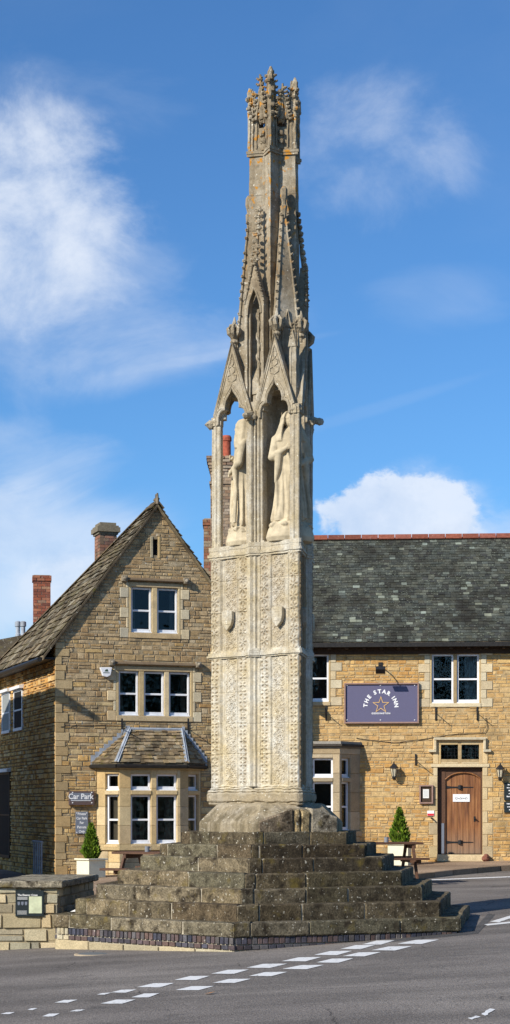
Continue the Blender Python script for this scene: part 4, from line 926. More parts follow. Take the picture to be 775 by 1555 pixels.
# ================================================================== GABLED HOUSE (left)
G = Fr(-4.3, 39.0, 19); S = Fr(-4.3, 39.0, -71); GW = 4.52
house = thing('gabled_house', 'narrow gabled stone house with mossy roof and ground floor bay, left of the cross', 'building', G.P(2.2, 0, .3))
ze = G.uz(86, 975)[1]; za = G.uz(238, 772)[1]
T2 = [rects(G, *q) for q in ((199.5, 893, 231, 961), (239, 893, 270.5, 961))]; T1 = [rects(G, *q) for q in ((180.5, 1020, 211, 1086), (219, 1020, 250, 1087), (257, 1020, 289, 1088))]
for T in (T2, T1):       # common heads and sills
    zb = sum(r[1] for r in T)/len(T); zt_ = sum(r[3] for r in T)/len(T)
    for k, r in enumerate(T): T[k] = (r[0], zb, r[2], zt_)
SL = rects(G, 232.5, 819, 240, 843)
holes = T2+T1+[SL]; dh = []; dg_ = MB()
for T, ex in ((T2, .14), (T1, .12)):
    dg_ = MB(); a, b, z0, z1 = T[0][0], T[-1][2], T[0][1], T[0][3]
    quoins(dg_, G, a-.06, -1, z0-.12, z1+.10, dh, .06, .20, .22, .02); quoins(dg_, G, b+.06, 1, z0-.12, z1+.10, dh, .06, .20, .22, .02)
    dg_.fbox(G, a-.06, a, z0, z1, -.14, .016, dcol()); dg_.fbox(G, b, b+.06, z0, z1, -.14, .016, dcol())
    dg_.fbox(G, a-.06, b+.06, z1, z1+.10, -.14, .018, dcol()); dg_.fbox(G, a-.06, b+.06, z0-.12, z0, -.14, .03, dcol()); dh.append((a-.06, z0-.12, b+.06, z1+.1))
    for r, q in zip(T[:-1], T[1:]): dg_.fbox(G, r[2], q[0], z0, z1, -.14, .01, dcol())
    dg_.slab([G.P(a-.14, .0, z1+.13), G.P(a-.14, .09, z1+.13), G.P(a-.14, .09, z1+.16), G.P(a-.14, 0, z1+.21)], Vector((G.U[0], G.U[1], 0)), b-a+.28, (.17, .125, .08))
    for u_ in (a-.17, b+.17): dg_.fbox(G, u_-.06, u_+.06, z1+.10, z1+.23, 0, .12, (.26, .22, .16)); dg_.blob(G.P(u_, .13, z1+.165), .045, col=(.3, .26, .2))
    wpart(dg_, 'window_surround', M_DRESS, house, bevel=.008)
dg_ = MB()
dg_.fbox(G, SL[0]-.06, SL[0], SL[1]-.06, SL[3]+.06, -.14, .015, dcol(pal=GRY)); dg_.fbox(G, SL[2], SL[2]+.06, SL[1]-.06, SL[3]+.06, -.14, .015, dcol(pal=GRY)); dh.append((SL[0]-.06, SL[1]-.06, SL[2]+.06, SL[3]+.06))
wpart(dg_, 'slit_surround', M_DRESS, house, bevel=.008); dg_ = MB()
z = -.1; k = 0
while z < ze-.1: w = RN.uniform(.12, .2) if k % 2 else RN.uniform(.22, .36); e = min(z+RN.uniform(.12, .24), ze); dg_.fbox(G, -.018, w, z+.004, e-.004, -.05, .02, jitc(RN.choice([(.42, .31, .165), (.38, .285, .155), (.45, .335, .18), (.40, .29, .15)]), .14, RN)); dh.append((-.1, z, w, e)); z = e; k += 1
outl = [(0, -.3), (GW, -.3), (GW, ze), (GW/2, za), (0, ze)]
sk = MB(); skin(sk, G, outl, holes, .16, (.34, .265, .16)); skin(sk, S, [(-7, -.4), (0, -.4), (0, ze), (-7, ze)], [], 0, (.26, .17, .09)); gwall = wpart(sk, 'wall', M_RUBG, house, fix=False)
bj = G.uz(147, 1200)[0]; bz = G.uz(200, 1160)[1]
st = MB(); stones(st, G, outl, dh+holes+[(bj, -.4, G.uz(305, 1200)[0], bz)], (.055, .14), (.10, .33), pal_wing, rs=8, dep=(.002, .015), gap=.0045); wsub(st, 'masonry', M_RUBG, gwall, fix=False)
sideh = [rects(S, 5, 1050, 17, 1115), rects(S, 23, 1045, 36, 1111), rects(S, -6, 1172, 17, 1300)]
sideh = [(min(a, c), b, max(a, c), d_) for a, b, c, d_ in sideh]
st = MB(); stones(st, S, [(-7, -.3), (-.02, -.3), (-.02, ze), (-7, ze)], sideh, (.06, .14), (.12, .34), pal_side, rs=9, dep=(.004, .034)); wsub(st, 'masonry', M_RUB, gwall, fix=False)
wpart(dg_, 'quoins', M_DRESS, house, bevel=.008)
for k, r in enumerate(T2): sash(G, *r, house, d=-.07, curtain=(('l', .2, M_CURTG), ('r', .2, M_CURTG))[k])
for k, r in enumerate(T1): sash(G, *r, house, d=-.07, curtain=(('l', .22, M_CURT), None, ('r', .25, M_CURT))[k])
g = MB(); g.add([G.P(SL[0], -.1, SL[1]), G.P(SL[2], -.1, SL[1]), G.P(SL[2], -.1, SL[3]), G.P(SL[0], -.1, SL[3])], [(0, 1, 2, 3)]); wpart(g, 'slit_window', M_DARK, house, fix=False)
for k, r in enumerate(sideh):
    f = MB(); 
    f.fbox(S, r[0], r[0]+.06, r[1], r[3], -.02, .04); f.fbox(S, r[2]-.06, r[2], r[1], r[3], -.02, .04); f.fbox(S, r[0], r[2], r[3]-.06, r[3], -.02, .04); f.fbox(S, r[0], r[2], r[1], r[1]+.07, -.02, .05); f.fbox(S, r[0], r[2], (r[1]+r[3])/2-.02, (r[1]+r[3])/2+.02, -.02, .035)
    o = wpart(f, 'side_door' if k == 2 else 'window', M_WHITE if k < 2 else M_WOODD, house, bevel=.004)
    g = MB(); g.fbox(S, r[0]+.05, r[2]-.05, r[1]+.05, r[3]-.05, .0, .03); wsub(g, 'pane', M_CURTG if k == 0 else M_DARK, o)
    g = MB(); g.slab([S.P(r[0]-.08, .0, r[3]), S.P(r[0]-.08, .12, r[3]+.0), S.P(r[0]-.08, .12, r[3]+.07), S.P(r[0]-.08, 0, r[3]+.10)], Vector((S.U[0], S.U[1], 0)), r[2]-r[0]+.16); wsub(g, 'lintel', M_WHITE, o)
# roof
UG, NG = Vector((G.U[0], G.U[1], 0)), Vector((G.N[0], G.N[1], 0)); RP = G.P(GW/2, 0, za+.09); RL = 6.6
sl = MB(); rf = MB(); STP = [(.17, .13, .08), (.12, .095, .06), (.22, .18, .115), (.09, .07, .045), (.15, .125, .07), (.26, .22, .15)]
def pal_st(rr, a, b): return jitc(rr.choice(STP), .22, rr)
rise = za-ze
for s in (-1, 1):
    e = G.P(GW/2+s*(GW/2+.30), 0, ze+.09-.30*rise/(GW/2)); B = RP-e; LBs = B.length
    A = -NG; O = e+NG*.07
    rf.slab([O, O+A*(RL+.07), O+A*.55+B, O+B], (0, 0, -1), .09)
    slates(sl, O+Vector((0, 0, .01)), A, B, RL+.07, LBs, lambda t, rr: .24-.13*t, (.15, .36), .014, pal_st, rs=20+s, lift=1.3, edge=lambda t: (0, RL+.07-(RL-.48)*t))
eL, eR = [G.P(GW/2+s_*(GW/2+.30), -RL, ze+.09-.30*rise/(GW/2)) for s_ in (-1, 1)]; rk = RP-NG*.48
rf.slab([eL, eR, rk], (0, 0, -1), .08)
roof = wpart(rf, 'roof', M_STSL, house); wsub(sl, 'stone_slates', M_STSL, roof, fix=False)
rd = MB(); k = 0
while k < 1:
    a0 = RP+NG*.07; a1 = a0-NG*.5
    for s in (1, -1): rd.slab([a0+Vector((0, 0, .06)), a1+Vector((0, 0, .06)), a1+UG*s*.14-Vector((0, 0, .10)), a0+UG*s*.14-Vector((0, 0, .10))], UG*s*.75+Vector((0, 0, .66)), .03, jitc((.17, .13, .085), .2, RN))
    k += 1
hn = 16
for q_ in (eL, eR):
    for k in range(hn):
        p0 = rk.lerp(q_, k/hn); p1 = rk.lerp(q_, (k+.93)/hn); hd = (q_-rk).normalized(); sd_ = hd.cross(Vector((0, 0, 1))).normalized()
        for s_ in (-1, 1): rd.slab([p0+Vector((0, 0, .05)), p1+Vector((0, 0, .05)), p1+sd_*s_*.12-Vector((0, 0, .03)), p0+sd_*s_*.12-Vector((0, 0, .03))], (0, 0, 1), .025, jitc((.16, .12, .075), .25, RN))
wsub(rd, 'ridge_tiles', M_STSL, roof)
rd = MB(); rd.blob(RP+Vector((0, 0, .09)), .07, col=(.25, .2, .14)); rd.blob(RP+Vector((0, 0, .19)), .045, col=(.25, .2, .14)); rd.tube([RP+NG*.05, RP+NG*.05+Vector((0, 0, .24))], [.05, .02], 6, col=(.25, .2, .14)); wsub(rd, 'finial', M_STSL, roof)
rd = MB()
for s in (-1, 1):
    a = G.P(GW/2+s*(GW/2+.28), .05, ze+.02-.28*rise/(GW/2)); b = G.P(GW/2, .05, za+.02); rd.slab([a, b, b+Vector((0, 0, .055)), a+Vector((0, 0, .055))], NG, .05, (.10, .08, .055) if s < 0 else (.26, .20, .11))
wsub(rd, 'verge', M_STSL, roof)
gt = MB(); zg = ze+.02-.30*rise/(GW/2)
gt.tube([G.P(-.36, .0, zg), G.P(-.36, -RL, zg)], .055, 8); gt.fbox(G, -.30, .0, zg+.0, zg+.05, -RL, -.0); wpart(gt, 'gutter', M_GUT, house)
gt = MB(); gt.slab([G.P(0, -RL+.05, -.3), G.P(0, -RL+.05, ze), G.P(GW, -RL+.05, ze), G.P(GW, -RL+.05, -.3)], NG, .05); gt.fbox(G, GW-.03, GW, -.3, ze, -RL, -.0); wpart(gt, 'rear_wall', M_RUB, house)
def chimney_stack(c, w, d, z0, z1, rot, cap='stone', rs=1, pal=None, neck=None):
    mb = MB(); f = Fr(c[0]-w/2*math.cos(R(rot)), c[1]-w/2*math.sin(R(rot)), rot); rr = random.Random(rs)
    mb.fbox(f, .008, w-.008, z0, z1, -d+.008, -.008, (.30, .26, .20))
    pal = pal or [(.30, .10, .06), (.24, .08, .05), (.36, .15, .09), (.20, .075, .05), (.33, .19, .12)]
    z = z0; k = 0
    while z < z1-.05:
        ex = 0
        if cap == 'corbel': t = (z1-z)/(z1-z0); ex = .02*max(0, min(5, (5-int((z1-z)/.075)))) if (z1-z) < .45 else 0
        if cap == 'brick': ex = .025 if .08 < z1-z < .2 or z1-z < .08 else 0
        for (a, b, fd) in ((0, w, 0), (0, w, 1)):
            u = -ex-(.11 if k % 2 else 0)
            while u < b+ex:
                p0, p1 = max(u, -ex), min(u+.215, b+ex)
                if p1-p0 > .02:
                    if fd == 0: mb.fbox(f, p0+.004, p1-.004, z+.004, z+.071, -.05-ex*0, ex+rr.uniform(0, .004), jitc(rr.choice(pal), .15, rr))
                    else: mb.fbox(f, p0+.004, p1-.004, z+.004, z+.071, -d-ex, -d+.05, jitc(rr.choice(pal), .15, rr))
                u += .225
        for side in (0, 1):
            v = ex-(.11 if k % 2 else 0)*1
            dd = ex-.002
            while dd > -d-ex+.03:
                q = max(dd-(.215 if (k % 2) else .2), -d-ex); a0, a1 = (-ex-.0, .05) if side == 0 else (w-.05, w+ex)
                mb.fbox(f, a0-.002*(side == 0), a1+.002*(side == 1), z+.004, z+.071, q+.004, dd-.052*(0), jitc(rr.choice(pal), .15, rr)); dd = q
        z += .075; k += 1
    if cap == 'stone': 
        for e, a, b in ((.03, 0, .05), (.07, .05, .16), (.04, .16, .20), (-.01, .2, .27)): mb.fbox(f, -e, w+e, z1+a, z1+b, -d-e, e, (.2, .17, .12))
    return mb, f
cp = rk.lerp(eL, .28)+UG*.18; mb, f = chimney_stack((cp.x, cp.y), .40, .5, 6.6, EYE+(HY-811)/FPX*cp.y, 19, 'stone', 3, [(.24, .12, .08), (.20, .11, .08), (.28, .15, .1), (.17, .12, .085)]); ch = wpart(mb, 'chimney', M_BRICK, house)
# red chimney beyond, on its own rear range
CY = 49.0; X_ = lambda x, Y: (x-CX)/FPX*Y; Z_ = lambda y, Y: EYE+(HY-y)/FPX*Y
rear = thing('rear_cottage', 'low cottage behind the gabled house, showing only its red brick chimney and twin flues', 'building', (X_(40, CY), CY, 0))
mb, f = chimney_stack((X_(64, CY), CY), .46, .5, Z_(945, CY), Z_(873, CY), 8, 'brick', 4); wpart(mb, 'chimney', M_BRICK, rear)
for x in (24.5, 32.5):
    mb = MB(); c = (X_(x, CY), CY+.4, Z_(985, CY)); hh = Z_(941, CY)-c[2]; mb.lathe(c, ((.055, 0), (.055, hh*.45), (.075, hh*.47), (.075, hh*.55), (.06, hh*.57), (.06, hh*.8), (.085, hh*.82), (.085, hh*.97), (.05, hh)), 12); wpart(mb, 'flue', M_LEAD, rear)
mb = MB(); a, b = X_(-150, CY), X_(100, CY); zr = Z_(935, CY)
mb.add([(a, CY-1.6, Z_(1010, CY)), (b, CY-1.6, Z_(1010, CY)), (b, CY+.3, Z_(950, CY)), (a, CY+.3, Z_(1000, CY)), (b, CY+2.5, Z_(1010, CY)), (a, CY+2.5, Z_(1010, CY))], [(0, 1, 2, 3), (3, 2, 4, 5), (1, 4, 2), (0, 3, 5)], (.1, .08, .05)); wpart(mb, 'roof', M_STSL, rear)
mb = MB(); mb.prism([(a+.1, CY-1.4), (b-.1, CY-1.4), (b-.1, CY+2.3), (a+.1, CY+2.3)], 0, Z_(1012, CY), col=(.4, .27, .13)); wpart(mb, 'wall', M_RUB, rear)
# tall chimney of the inn behind the cross
cY = 44.0; rr = random.Random(4)
mb, f = chimney_stack((X_(345, cY), cY), .80, .7, 5.2, Z_(693, cY), 0, 'corbel', 6, [(.34, .25, .17), (.28, .20, .135), (.38, .29, .2), (.23, .15, .10)]); mb.fbox(f, -.03, .83, Z_(735, cY), Z_(731, cY), -.73, .03, (.3, .22, .15)); ich = wpart(mb, 'chimney', M_BRICK, inn)
pt = MB(); c = Vector((X_(344, cY), cY+.3, Z_(695, cY))); hh = Z_(658, cY)-c.z
pt.lathe(c, ((.11, 0), (.105, hh*.75), (.125, hh*.78), (.125, hh*.92), (.10, hh), (.07, hh), (.07, hh*.8)), 14); wsub(pt, 'chimney_pot', M_RED, ich)
mb, f = chimney_stack((X_(330, cY+.4), cY+.4), .66, .9, 5.0, Z_(783, cY), 0, 'brick', 7, [(.26, .15, .09), (.3, .24, .17), (.24, .11, .07)]); wsub(mb, 'chimney_shoulder', M_BRICK, ich)
# bay window of the gabled house
BG = .5; gx = lambda x, d=0: G.uz(x, 1200, d)[0]
b0, b1, b2_, b3 = gx(147), gx(182, BG), gx(274, BG), gx(274, BG)+.62
qa, qb, qc, qd = G.P(b0, 0, 0), G.P(b1, BG, 0), G.P(b2_, BG, 0), G.P(b3, 0, 0)
fa, fb, fc = cant(qa, qb), cant(qb, qc), cant(qc, qd)
zs_, zt_, zo_ = fb.uz(230, 1282)[1], fb.uz(230, 1203.5)[1], fb.uz(230, 1175)[1]
li = lambda f_, a, b: (f_.uz(a, 1200)[0], f_.uz(b, 1200)[0])
lc = (.16, (qd-qc).length-.14)
gb = bay(house, [(qa, qb), (qb, qc), (qc, qd)], [[li(fa, 160, 181)], [li(fb, 199, 230), li(fb, 238, 269.5)], [li(fc, 286.5, 302.5)]], zs_, zt_, zo_, zo_+.09, -.1, DRS, {(0, 0): ('l', .5, M_CURT), (1, 0): ('l', .3, M_CURT), (1, 1): ('r', .4, M_CURT)})
# its hipped stone-slate roof with lead hips
zE = zo_+.22; zR = fb.uz(230, 1108)[1]
E = [G.P(b0-.14, 0, zE), G.P(b1-.10, BG+.12, zE), G.P(b2_+.12, BG+.12, zE), G.P(b3+.14, 0, zE)]
Rr = [G.P(gx(197), .02, zR), G.P(gx(276), .02, zR)]
mb = MB(); base_ = [e-Vector((0, 0, .07)) for e in E]
mb.add(E+Rr+base_, [(0, 1, 4), (1, 2, 5, 4), (2, 3, 5), (6, 7, 1, 0), (7, 8, 2, 1), (8, 9, 3, 2), (9, 8, 7, 6)], (.14, .11, .07)); br = wpart(mb, 'bay_roof', M_STSL, house)
def clipped(mb, O, A, B, tri_pts, **k):
    pass
sl = MB(); STB = [(.30, .22, .12), (.22, .165, .10), (.36, .27, .16), (.17, .13, .08), (.27, .22, .14)]
palb = lambda rr, a, b: jitc(rr.choice(STB), .2, rr)
def hipslates(P0_, P1_, T0, T1, rs):
    A = (P1_-P0_); la = A.length; A.normalize(); m = (T0+T1)/2; B = m-P0_; B = B-A*B.dot(A); lb = B.length; t0 = (T0-P0_).dot(A); t1 = (T1-P0_).dot(A)
    slates(sl, P0_+Vector((0, 0, .008)), A, B, la, lb, lambda t, rr: .11-.03*t, (.10, .24), .012, palb, rs=rs, lift=1.2, edge=lambda t: (t0*t, la+(t1-la)*t))
hipslates(E[0], E[1], Rr[0], Rr[0], 31); hipslates(E[1], E[2], Rr[0], Rr[1], 32); hipslates(E[2], E[3], Rr[1], Rr[1], 33); wsub(sl, 'stone_slates', M_STSL, br, fix=False)
ld = MB(); up = Vector((0, 0, .03))
for a, b in ((E[1], Rr[0]), (E[2], Rr[1])):
    t = (b-a).normalized(); s = t.cross(Vector((0, 0, 1))).normalized()
    ld.slab([a-s*.05+up, a+s*.05+up, b+s*.04+up, b-s*.04+up], (0, 0, 1), .02); ld.tube([a+up*1.8, b+up*1.8], .022, 6)
ld.tube([Rr[0]+up, Rr[1]+up], .035, 6)
def flash(p, q, n):      # stepped lead flashing up the wall
    for k in range(n):
        a = p.lerp(q, k/n); b = p.lerp(q, (k+1)/n); u0 = (a-Vector((*G.o, 0))).dot(UG); u1 = (b-Vector((*G.o, 0))).dot(UG); zz = max(a.z, b.z)
        ld.fbox(G, min(u0, u1), max(u0, u1), min(a.z, b.z)-.04, zz+.10, .024, .034)
flash(E[0]-NG*0, Rr[0], 9); flash(E[3], Rr[1], 9); ld.fbox(G, gx(197), gx(276), zR-.03, zR+.06, .024, .036)
wsub(ld, 'lead_flashing', M_LEAD, br)
bg = MB()
for a, b in zip(E[:-1], E[1:]): bg.tube([a-Vector((0, 0, .06)), b-Vector((0, 0, .06))], .045, 6)
wsub(bg, 'gutter', M_GUT, br)
# ================================================================== NEIGHBOUR across the lane (outside the frame; throws the shade on the lane)
C0 = Vector((-4.3, 39, 0))+Vector((-.623, -.561, 0))*4.25
NS = Fr(C0.x, C0.y, -71)
nb_ = thing('lane_cottage', 'stone cottage across the narrow lane, left of the gabled house', 'building', (C0.x-2, C0.y+1, 0))
d1 = Vector((-.3256, .9455, 0)); d2 = Vector((-.9455, -.3256, 0)); EZ = 6.3
mb = MB(); q = [C0, C0+d1*4.9, C0+d1*4.9+d2*5, C0+d2*5]
mb.prism([p[:2] for p in q], -.5, EZ, col=(.3, .2, .1)); wl = wpart(mb, 'wall', M_RUB, nb_)
st = MB(); stones(st, Fr((C0+d2*5).x, (C0+d2*5).y, 19), [(0, -.3), (5, -.3), (5, EZ), (0, EZ)], [], (.08, .17), (.15, .4), pal_side, rs=50); wsub(st, 'masonry', M_RUB, wl, fix=False)
mb = MB(); o_ = Vector((0, 0, EZ-.05)); e0 = C0-d2*.22-d1*.42+o_; e1 = C0-d2*.22+d1*5.0+o_; m0 = C0+d2*2.5-d1*.42+o_+Vector((0, 0, 1.25)); m1 = m0+d1*5.4; f0 = C0+d2*5.2-d1*.42+o_; f1 = f0+d1*5.4
mb.slab([e0, e1, m1, m0], (0, 0, 1), .12); mb.slab([f0, f1, m1, m0], (0, 0, 1), .12); mb.slab([C0+o_, m0+d1*.42, C0+d2*5+o_], d1, .1); mb.slab([C0+o_+d1*4.8, m1-d1*.3, C0+d2*5+o_+d1*4.8], d1, .1)
wpart(mb, 'roof', M_STSL, nb_)
# ================================================================== GROUND
def sheet(name, xs, ys, mat_, dz=0, kind='structure'):
    vs = [(x, y, ground(x, y)+dz) for y in ys for x in xs]; n = len(xs)
    me = bpy.data.meshes.new(name); me.from_pydata(vs, [], [(j*n+i, j*n+i+1, (j+1)*n+i+1, (j+1)*n+i) for j in range(len(ys)-1) for i in range(n-1)])
    me.materials.append(mat_); me.polygons.foreach_set('use_smooth', [True]*len(me.polygons)); o = bpy.data.objects.new(name, me); COL.objects.link(o); return tag(o, kind=kind)
xs = [-600, -250, -100, -50, -25]+[-14+.5*i for i in range(57)]+[25, 50, 100, 250, 600]; ys = [-200, -60, -20, -5, 0, 4]+[8+.5*i for i in range(80)]+[50, 60, 90, 160, 300, 700]
sheet('road', xs, ys, M_ROAD)
# raised pavement in front of the inn and house, with kerb stones
kp = [(-2.75, 27.6), (-2.4, 28.8), (-1.4, 30.2), (0, 31.6), (1.5, 33.6), (2.5, 35.5), (3.28, 36.9), (4.2, 38.2), (5.37, 39.4), (7, 40.2), (9, 40.6), (12, 40.7)]
def resample(pts, step):
    out = []; 
    for a, b in zip(pts[:-1], pts[1:]):
        n = max(1, round(math.dist(a, b)/step)); out += [(a[0]+(b[0]-a[0])*k/n, a[1]+(b[1]-a[1])*k/n) for k in range(n)]
    return out+[pts[-1]]
kr = resample(kp, .6); vs = []; nA = 24
def back(x): return 42.3 if x > -4.25 else 42.3
for (x, y) in kr:
    yb = 42.4
    for k in range(nA+1): yy = y+(yb-y)*k/nA; vs.append((x-.0, yy, ground(x, yy)+.115))
mb = MB(); mb.add(vs, [(i*(nA+1)+k, (i+1)*(nA+1)+k, (i+1)*(nA+1)+k+1, i*(nA+1)+k+1) for i in range(len(kr)-1) for k in range(nA)]); 
vs = []; xx = [-4.75+.25*i for i in range(9)]; yy_ = [27.6+.6*i for i in range(26)]
tag(mb.build('pavement', M_PAVE, smooth=True), kind='structure')
mb = MB()
for a, b in zip(resample(kp, .8)[:-1], resample(kp, .8)[1:]):
    d = Vector((b[0]-a[0], b[1]-a[1], 0)).normalized(); n = Vector((d.y, -d.x, 0)); A_ = Vector((a[0], a[1], 0)); B_ = Vector((b[0], b[1], 0)); g = .006
    q = [A_+d*g, B_-d*g, B_-d*g-n*.14, A_+d*g-n*.14]; 
    zz = [ground(p.x, p.y) for p in q]; col = jitc((.26, .19, .13), .2, RN)
    mb.add([(p.x, p.y, z-.1) for p, z in zip(q, zz)]+[(p.x, p.y, z+.122+RN.uniform(-.006, .004)) for p, z in zip(q, zz)], [(3, 2, 1, 0), (4, 5, 6, 7), (0, 1, 5, 4), (1, 2, 6, 5), (2, 3, 7, 6), (3, 0, 4, 7)], col)
tag(mb.build('kerb', M_DRESS, bevel=.015), kind='structure')
mb = MB(); pr = resample([(-3.9, 27.2), (-2.75, 27.6)], .6)
# paved strip beside the gabled house (left of the kerb start)
xs2 = [-4.2+.29*i for i in range(6)]; ys2 = [27.6+.7*i for i in range(21)]
mb.add([(x, y, ground(x, y)+.112) for y in ys2 for x in xs2], [(j*6+i, j*6+i+1, (j+1)*6+i+1, (j+1)*6+i) for j in range(20) for i in range(5)])
for k in range(4): pass
tag(mb.build('pavement', M_PAVE, smooth=True), kind='structure')
mb = MB()
q = [Vector((-2.78, 27.6, 0)), Vector((-4.2, 27.6, 0)), Vector((-4.2, 42, 0))]
for a, b in zip(q[:-1], q[1:]):
    for p, q2 in zip(resample([tuple(a[:2]), tuple(b[:2])], .8)[:-1], resample([tuple(a[:2]), tuple(b[:2])], .8)[1:]):
        d = Vector((q2[0]-p[0], q2[1]-p[1], 0)).normalized(); n = Vector((d.y, -d.x, 0))*.07; c4 = [(p[0]+n.x, p[1]+n.y), (q2[0]+n.x, q2[1]+n.y), (q2[0]-n.x, q2[1]-n.y), (p[0]-n.x, p[1]-n.y)]
        mb.add([(x, y, ground(x, y)-.1) for x, y in c4]+[(x, y, ground(x, y)+.12) for x, y in c4], [(3, 2, 1, 0), (4, 5, 6, 7), (0, 1, 5, 4), (1, 2, 6, 5), (2, 3, 7, 6), (3, 0, 4, 7)], jitc((.26, .19, .13), .2, RN))
tag(mb.build('kerb', M_DRESS, bevel=.01), kind='structure')
# painted give-way dashes, worn towards the left
def dash(px, dz=.005):
    w = [gpt(*p) for p in px]; v = []; n = 6
    for k in range(n+1):
        for a, b in ((w[0], w[1]), (w[3], w[2])): 
            x, y = a[0]+(b[0]-a[0])*k/n, a[1]+(b[1]-a[1])*k/n; v.append((x+RN.uniform(-.008, .008), y+RN.uniform(-.012, .012), ground(x, y)+dz))
    mb = MB(); mb.add(v, [(2*k, 2*k+2, 2*k+3, 2*k+1) for k in range(n)]); return tag(mb.build('road_marking', M_LINE), kind='structure')
row1 = [(575, 1431.5, 26), (544, 1438.5, 28), (506, 1447.5, 30), (458, 1457, 31), (405, 1467, 32), (350, 1476, 30), (293, 1485.5, 28), (237, 1496.5, 30), (187, 1505.5, 20), (158, 1509.5, 12), (100, 1521, 18), (49, 1533, 8), (12, 1539, 12)]
row2 = [(635, 1430.5, 32), (594, 1440.5, 32), (549, 1449.5, 30), (509, 1459, 30), (461, 1469, 33), (407, 1479.5, 30), (352, 1490, 30), (296, 1501, 30), (222, 1512, 22), (180, 1521.5, 28), (118, 1535, 12), (77, 1542, 14)]
for row in (row1, row2):
    for x, y, h in row:
        t = 3.1 if h > 20 else (2.2 if h > 12 else 1.4); h *= .97
        dash([(x-h, y+t), (x+h*.18, y+t+.3), (x+h, y-t), (x-h*.14, y-t+.4)])
for q in ([(735, 1404), (775, 1400), (779, 1402), (741, 1406)], [(744, 1400), (775, 1391), (784, 1392), (758, 1401)], [(711, 1547), (724, 1543), (731, 1544.5), (716, 1549)], [(731, 1541), (745, 1532), (752, 1533.5), (738, 1543)], [(600, 1338), (775, 1331), (775, 1332.4), (600, 1339.3)]): dash(q)
# dark trench patch round the foot of the steps
mb = MB(); pts = [(716, 1415), (741, 1388), (752, 1389), (726, 1418), (640, 1426), (560, 1434), (556, 1431), (640, 1422)]
w = [gpt(*p) for p in pts]; mb.add([(x, y, ground(x, y)+.003) for x, y in w], [(0, 1, 2, 3), (0, 3, 4, 7), (7, 4, 5, 6)]); tag(mb.build('road_patch', mat('asphalt_patch', f_road, base=(.085, .08, .075), patch=(.10, .095, .09))), kind='structure')
c = gpt(141, 1449); mb = MB(); mb.lathe((c[0], c[1], ground(*c)-.02), ((.24, 0), (.24, .026), (.20, .028), (.20, .024)), 20, (.42, .34, .24)); mb.lathe((c[0], c[1], ground(*c)-.02), ((.19, 0), (.19, .030)), 20, (.16, .17, .17))
tag(mb.build('drain_cover', M_DRESS), 'round drain cover with pale rim set in the road before the steps', 'drain cover')
c = gpt(318, 1510); mb = MB(); mb.add([(c[0]-.05, c[1]-.03, ground(*c)+.008), (c[0]+.02, c[1]-.05, ground(*c)+.02), (c[0]+.06, c[1]+.02, ground(*c)+.03), (c[0], c[1]+.05, ground(*c)+.012)], [(0, 1, 2), (0, 2, 3)]); tag(mb.build('fallen_leaf', M_COPP), 'small orange dead leaf lying on the road', 'leaf')
# ================================================================== STONE WELL BLOCK with its information board
WX0, WX1, WY0, WY1 = -3.62, -2.72, 24.85, 27.2; zt_ = .70; W = Fr(WX0, WY0, 0)
wb_ = thing('stone_wellhead', 'low stone block with thick flat slab top beside the steps, information board on its front', 'wellhead', ((WX0+WX1)/2, 26, -.2))
mb = MB(); mb.prism([(WX0, WY0), (WX1, WY0), (WX1+.28, WY1), (WX0+.28, WY1)], -.5, zt_, col=(.34, .28, .18)); wl = wpart(mb, 'wall', M_DRESS, wb_)
st = MB(); WP = [(.44, .38, .25), (.50, .42, .28), (.36, .31, .2), (.30, .26, .18), (.52, .42, .26)]
stones(st, W, [(0, -.35), (WX1-WX0, -.35), (WX1-WX0, zt_), (0, zt_)], [], (.12, .22), (.18, .42), lambda rr, u, z: jitc(rr.choice(WP), .15, rr), rs=12, dep=(.005, .03))
sfr = cant(Vector((WX1, WY0, 0)), Vector((WX1+.28, WY1, 0))); stones(st, sfr, [(0, -.35), (2.36, -.35), (2.36, zt_), (0, zt_)], [], (.12, .2), (.18, .4), lambda rr, u, z: jitc(rr.choice(WP), .15, rr), rs=13)
wsub(st, 'masonry', M_DRESS, wl, fix=False)
mb = MB(); mb.prism([(WX0-.07, WY0-.08), (WX1+.08, WY0-.08), (WX1+.36, WY1+.07), (WX0+.22, WY1+.07)], zt_, zt_+.095, col=(.30, .26, .185)); wpart(mb, 'slab_top', M_STEP, wb_, bevel=.015, sub=.12, rough=.006)
r = rects(W, 24.5, 1352, 67.5, 1391.5)
bo_ = thing('information_board', 'black information board with small map panel on the front of the low stone block', 'sign', W.P((r[0]+r[2])/2, .04, r[1]))
mb = MB(); mb.fbox(W, r[0], r[2], r[1], r[3], .03, .055); p = wpart(mb, 'panel', M_BOARD, bo_, bevel=.003)
a = rects(W, 45, 1361, 64.5, 1386.5); mb = MB(); mb.fbox(W, a[0], a[2], a[1], a[3], .054, .058); wpart(mb, 'map', M_MAP, bo_)
mb = MB(); c = W.uz(43, 1358.8)
letter(mb, W, 'The Eleanor Cross', c[0], c[1]-.012, .036, .060, .001)
for k in range(3): mb.fbox(W, a[0]-.16, a[0]-.02, r[3]-.095-k*.014, r[3]-.090-k*.014, .055, .0575)
for k in range(4): mb.fbox(W, a[0]-.16, a[0]-.03, r[1]+.075-k*.014, r[1]+.079-k*.014, .055, .0575)
wpart(mb, 'lettering', M_PAPER, bo_, fix=False)
mb = MB()
for k in range(3): cu = a[0]-.14+k*.05; cz = (r[1]+r[3])/2-.0; mb.slab([W.P(cu-.016, .056, cz+.025), W.P(cu-.016, .056, cz-.01), W.P(cu, .056, cz-.028), W.P(cu+.016, .056, cz-.01), W.P(cu+.016, .056, cz+.025)], (0, -1, 0), .002)
wpart(mb, 'emblems', M_GREY, bo_)
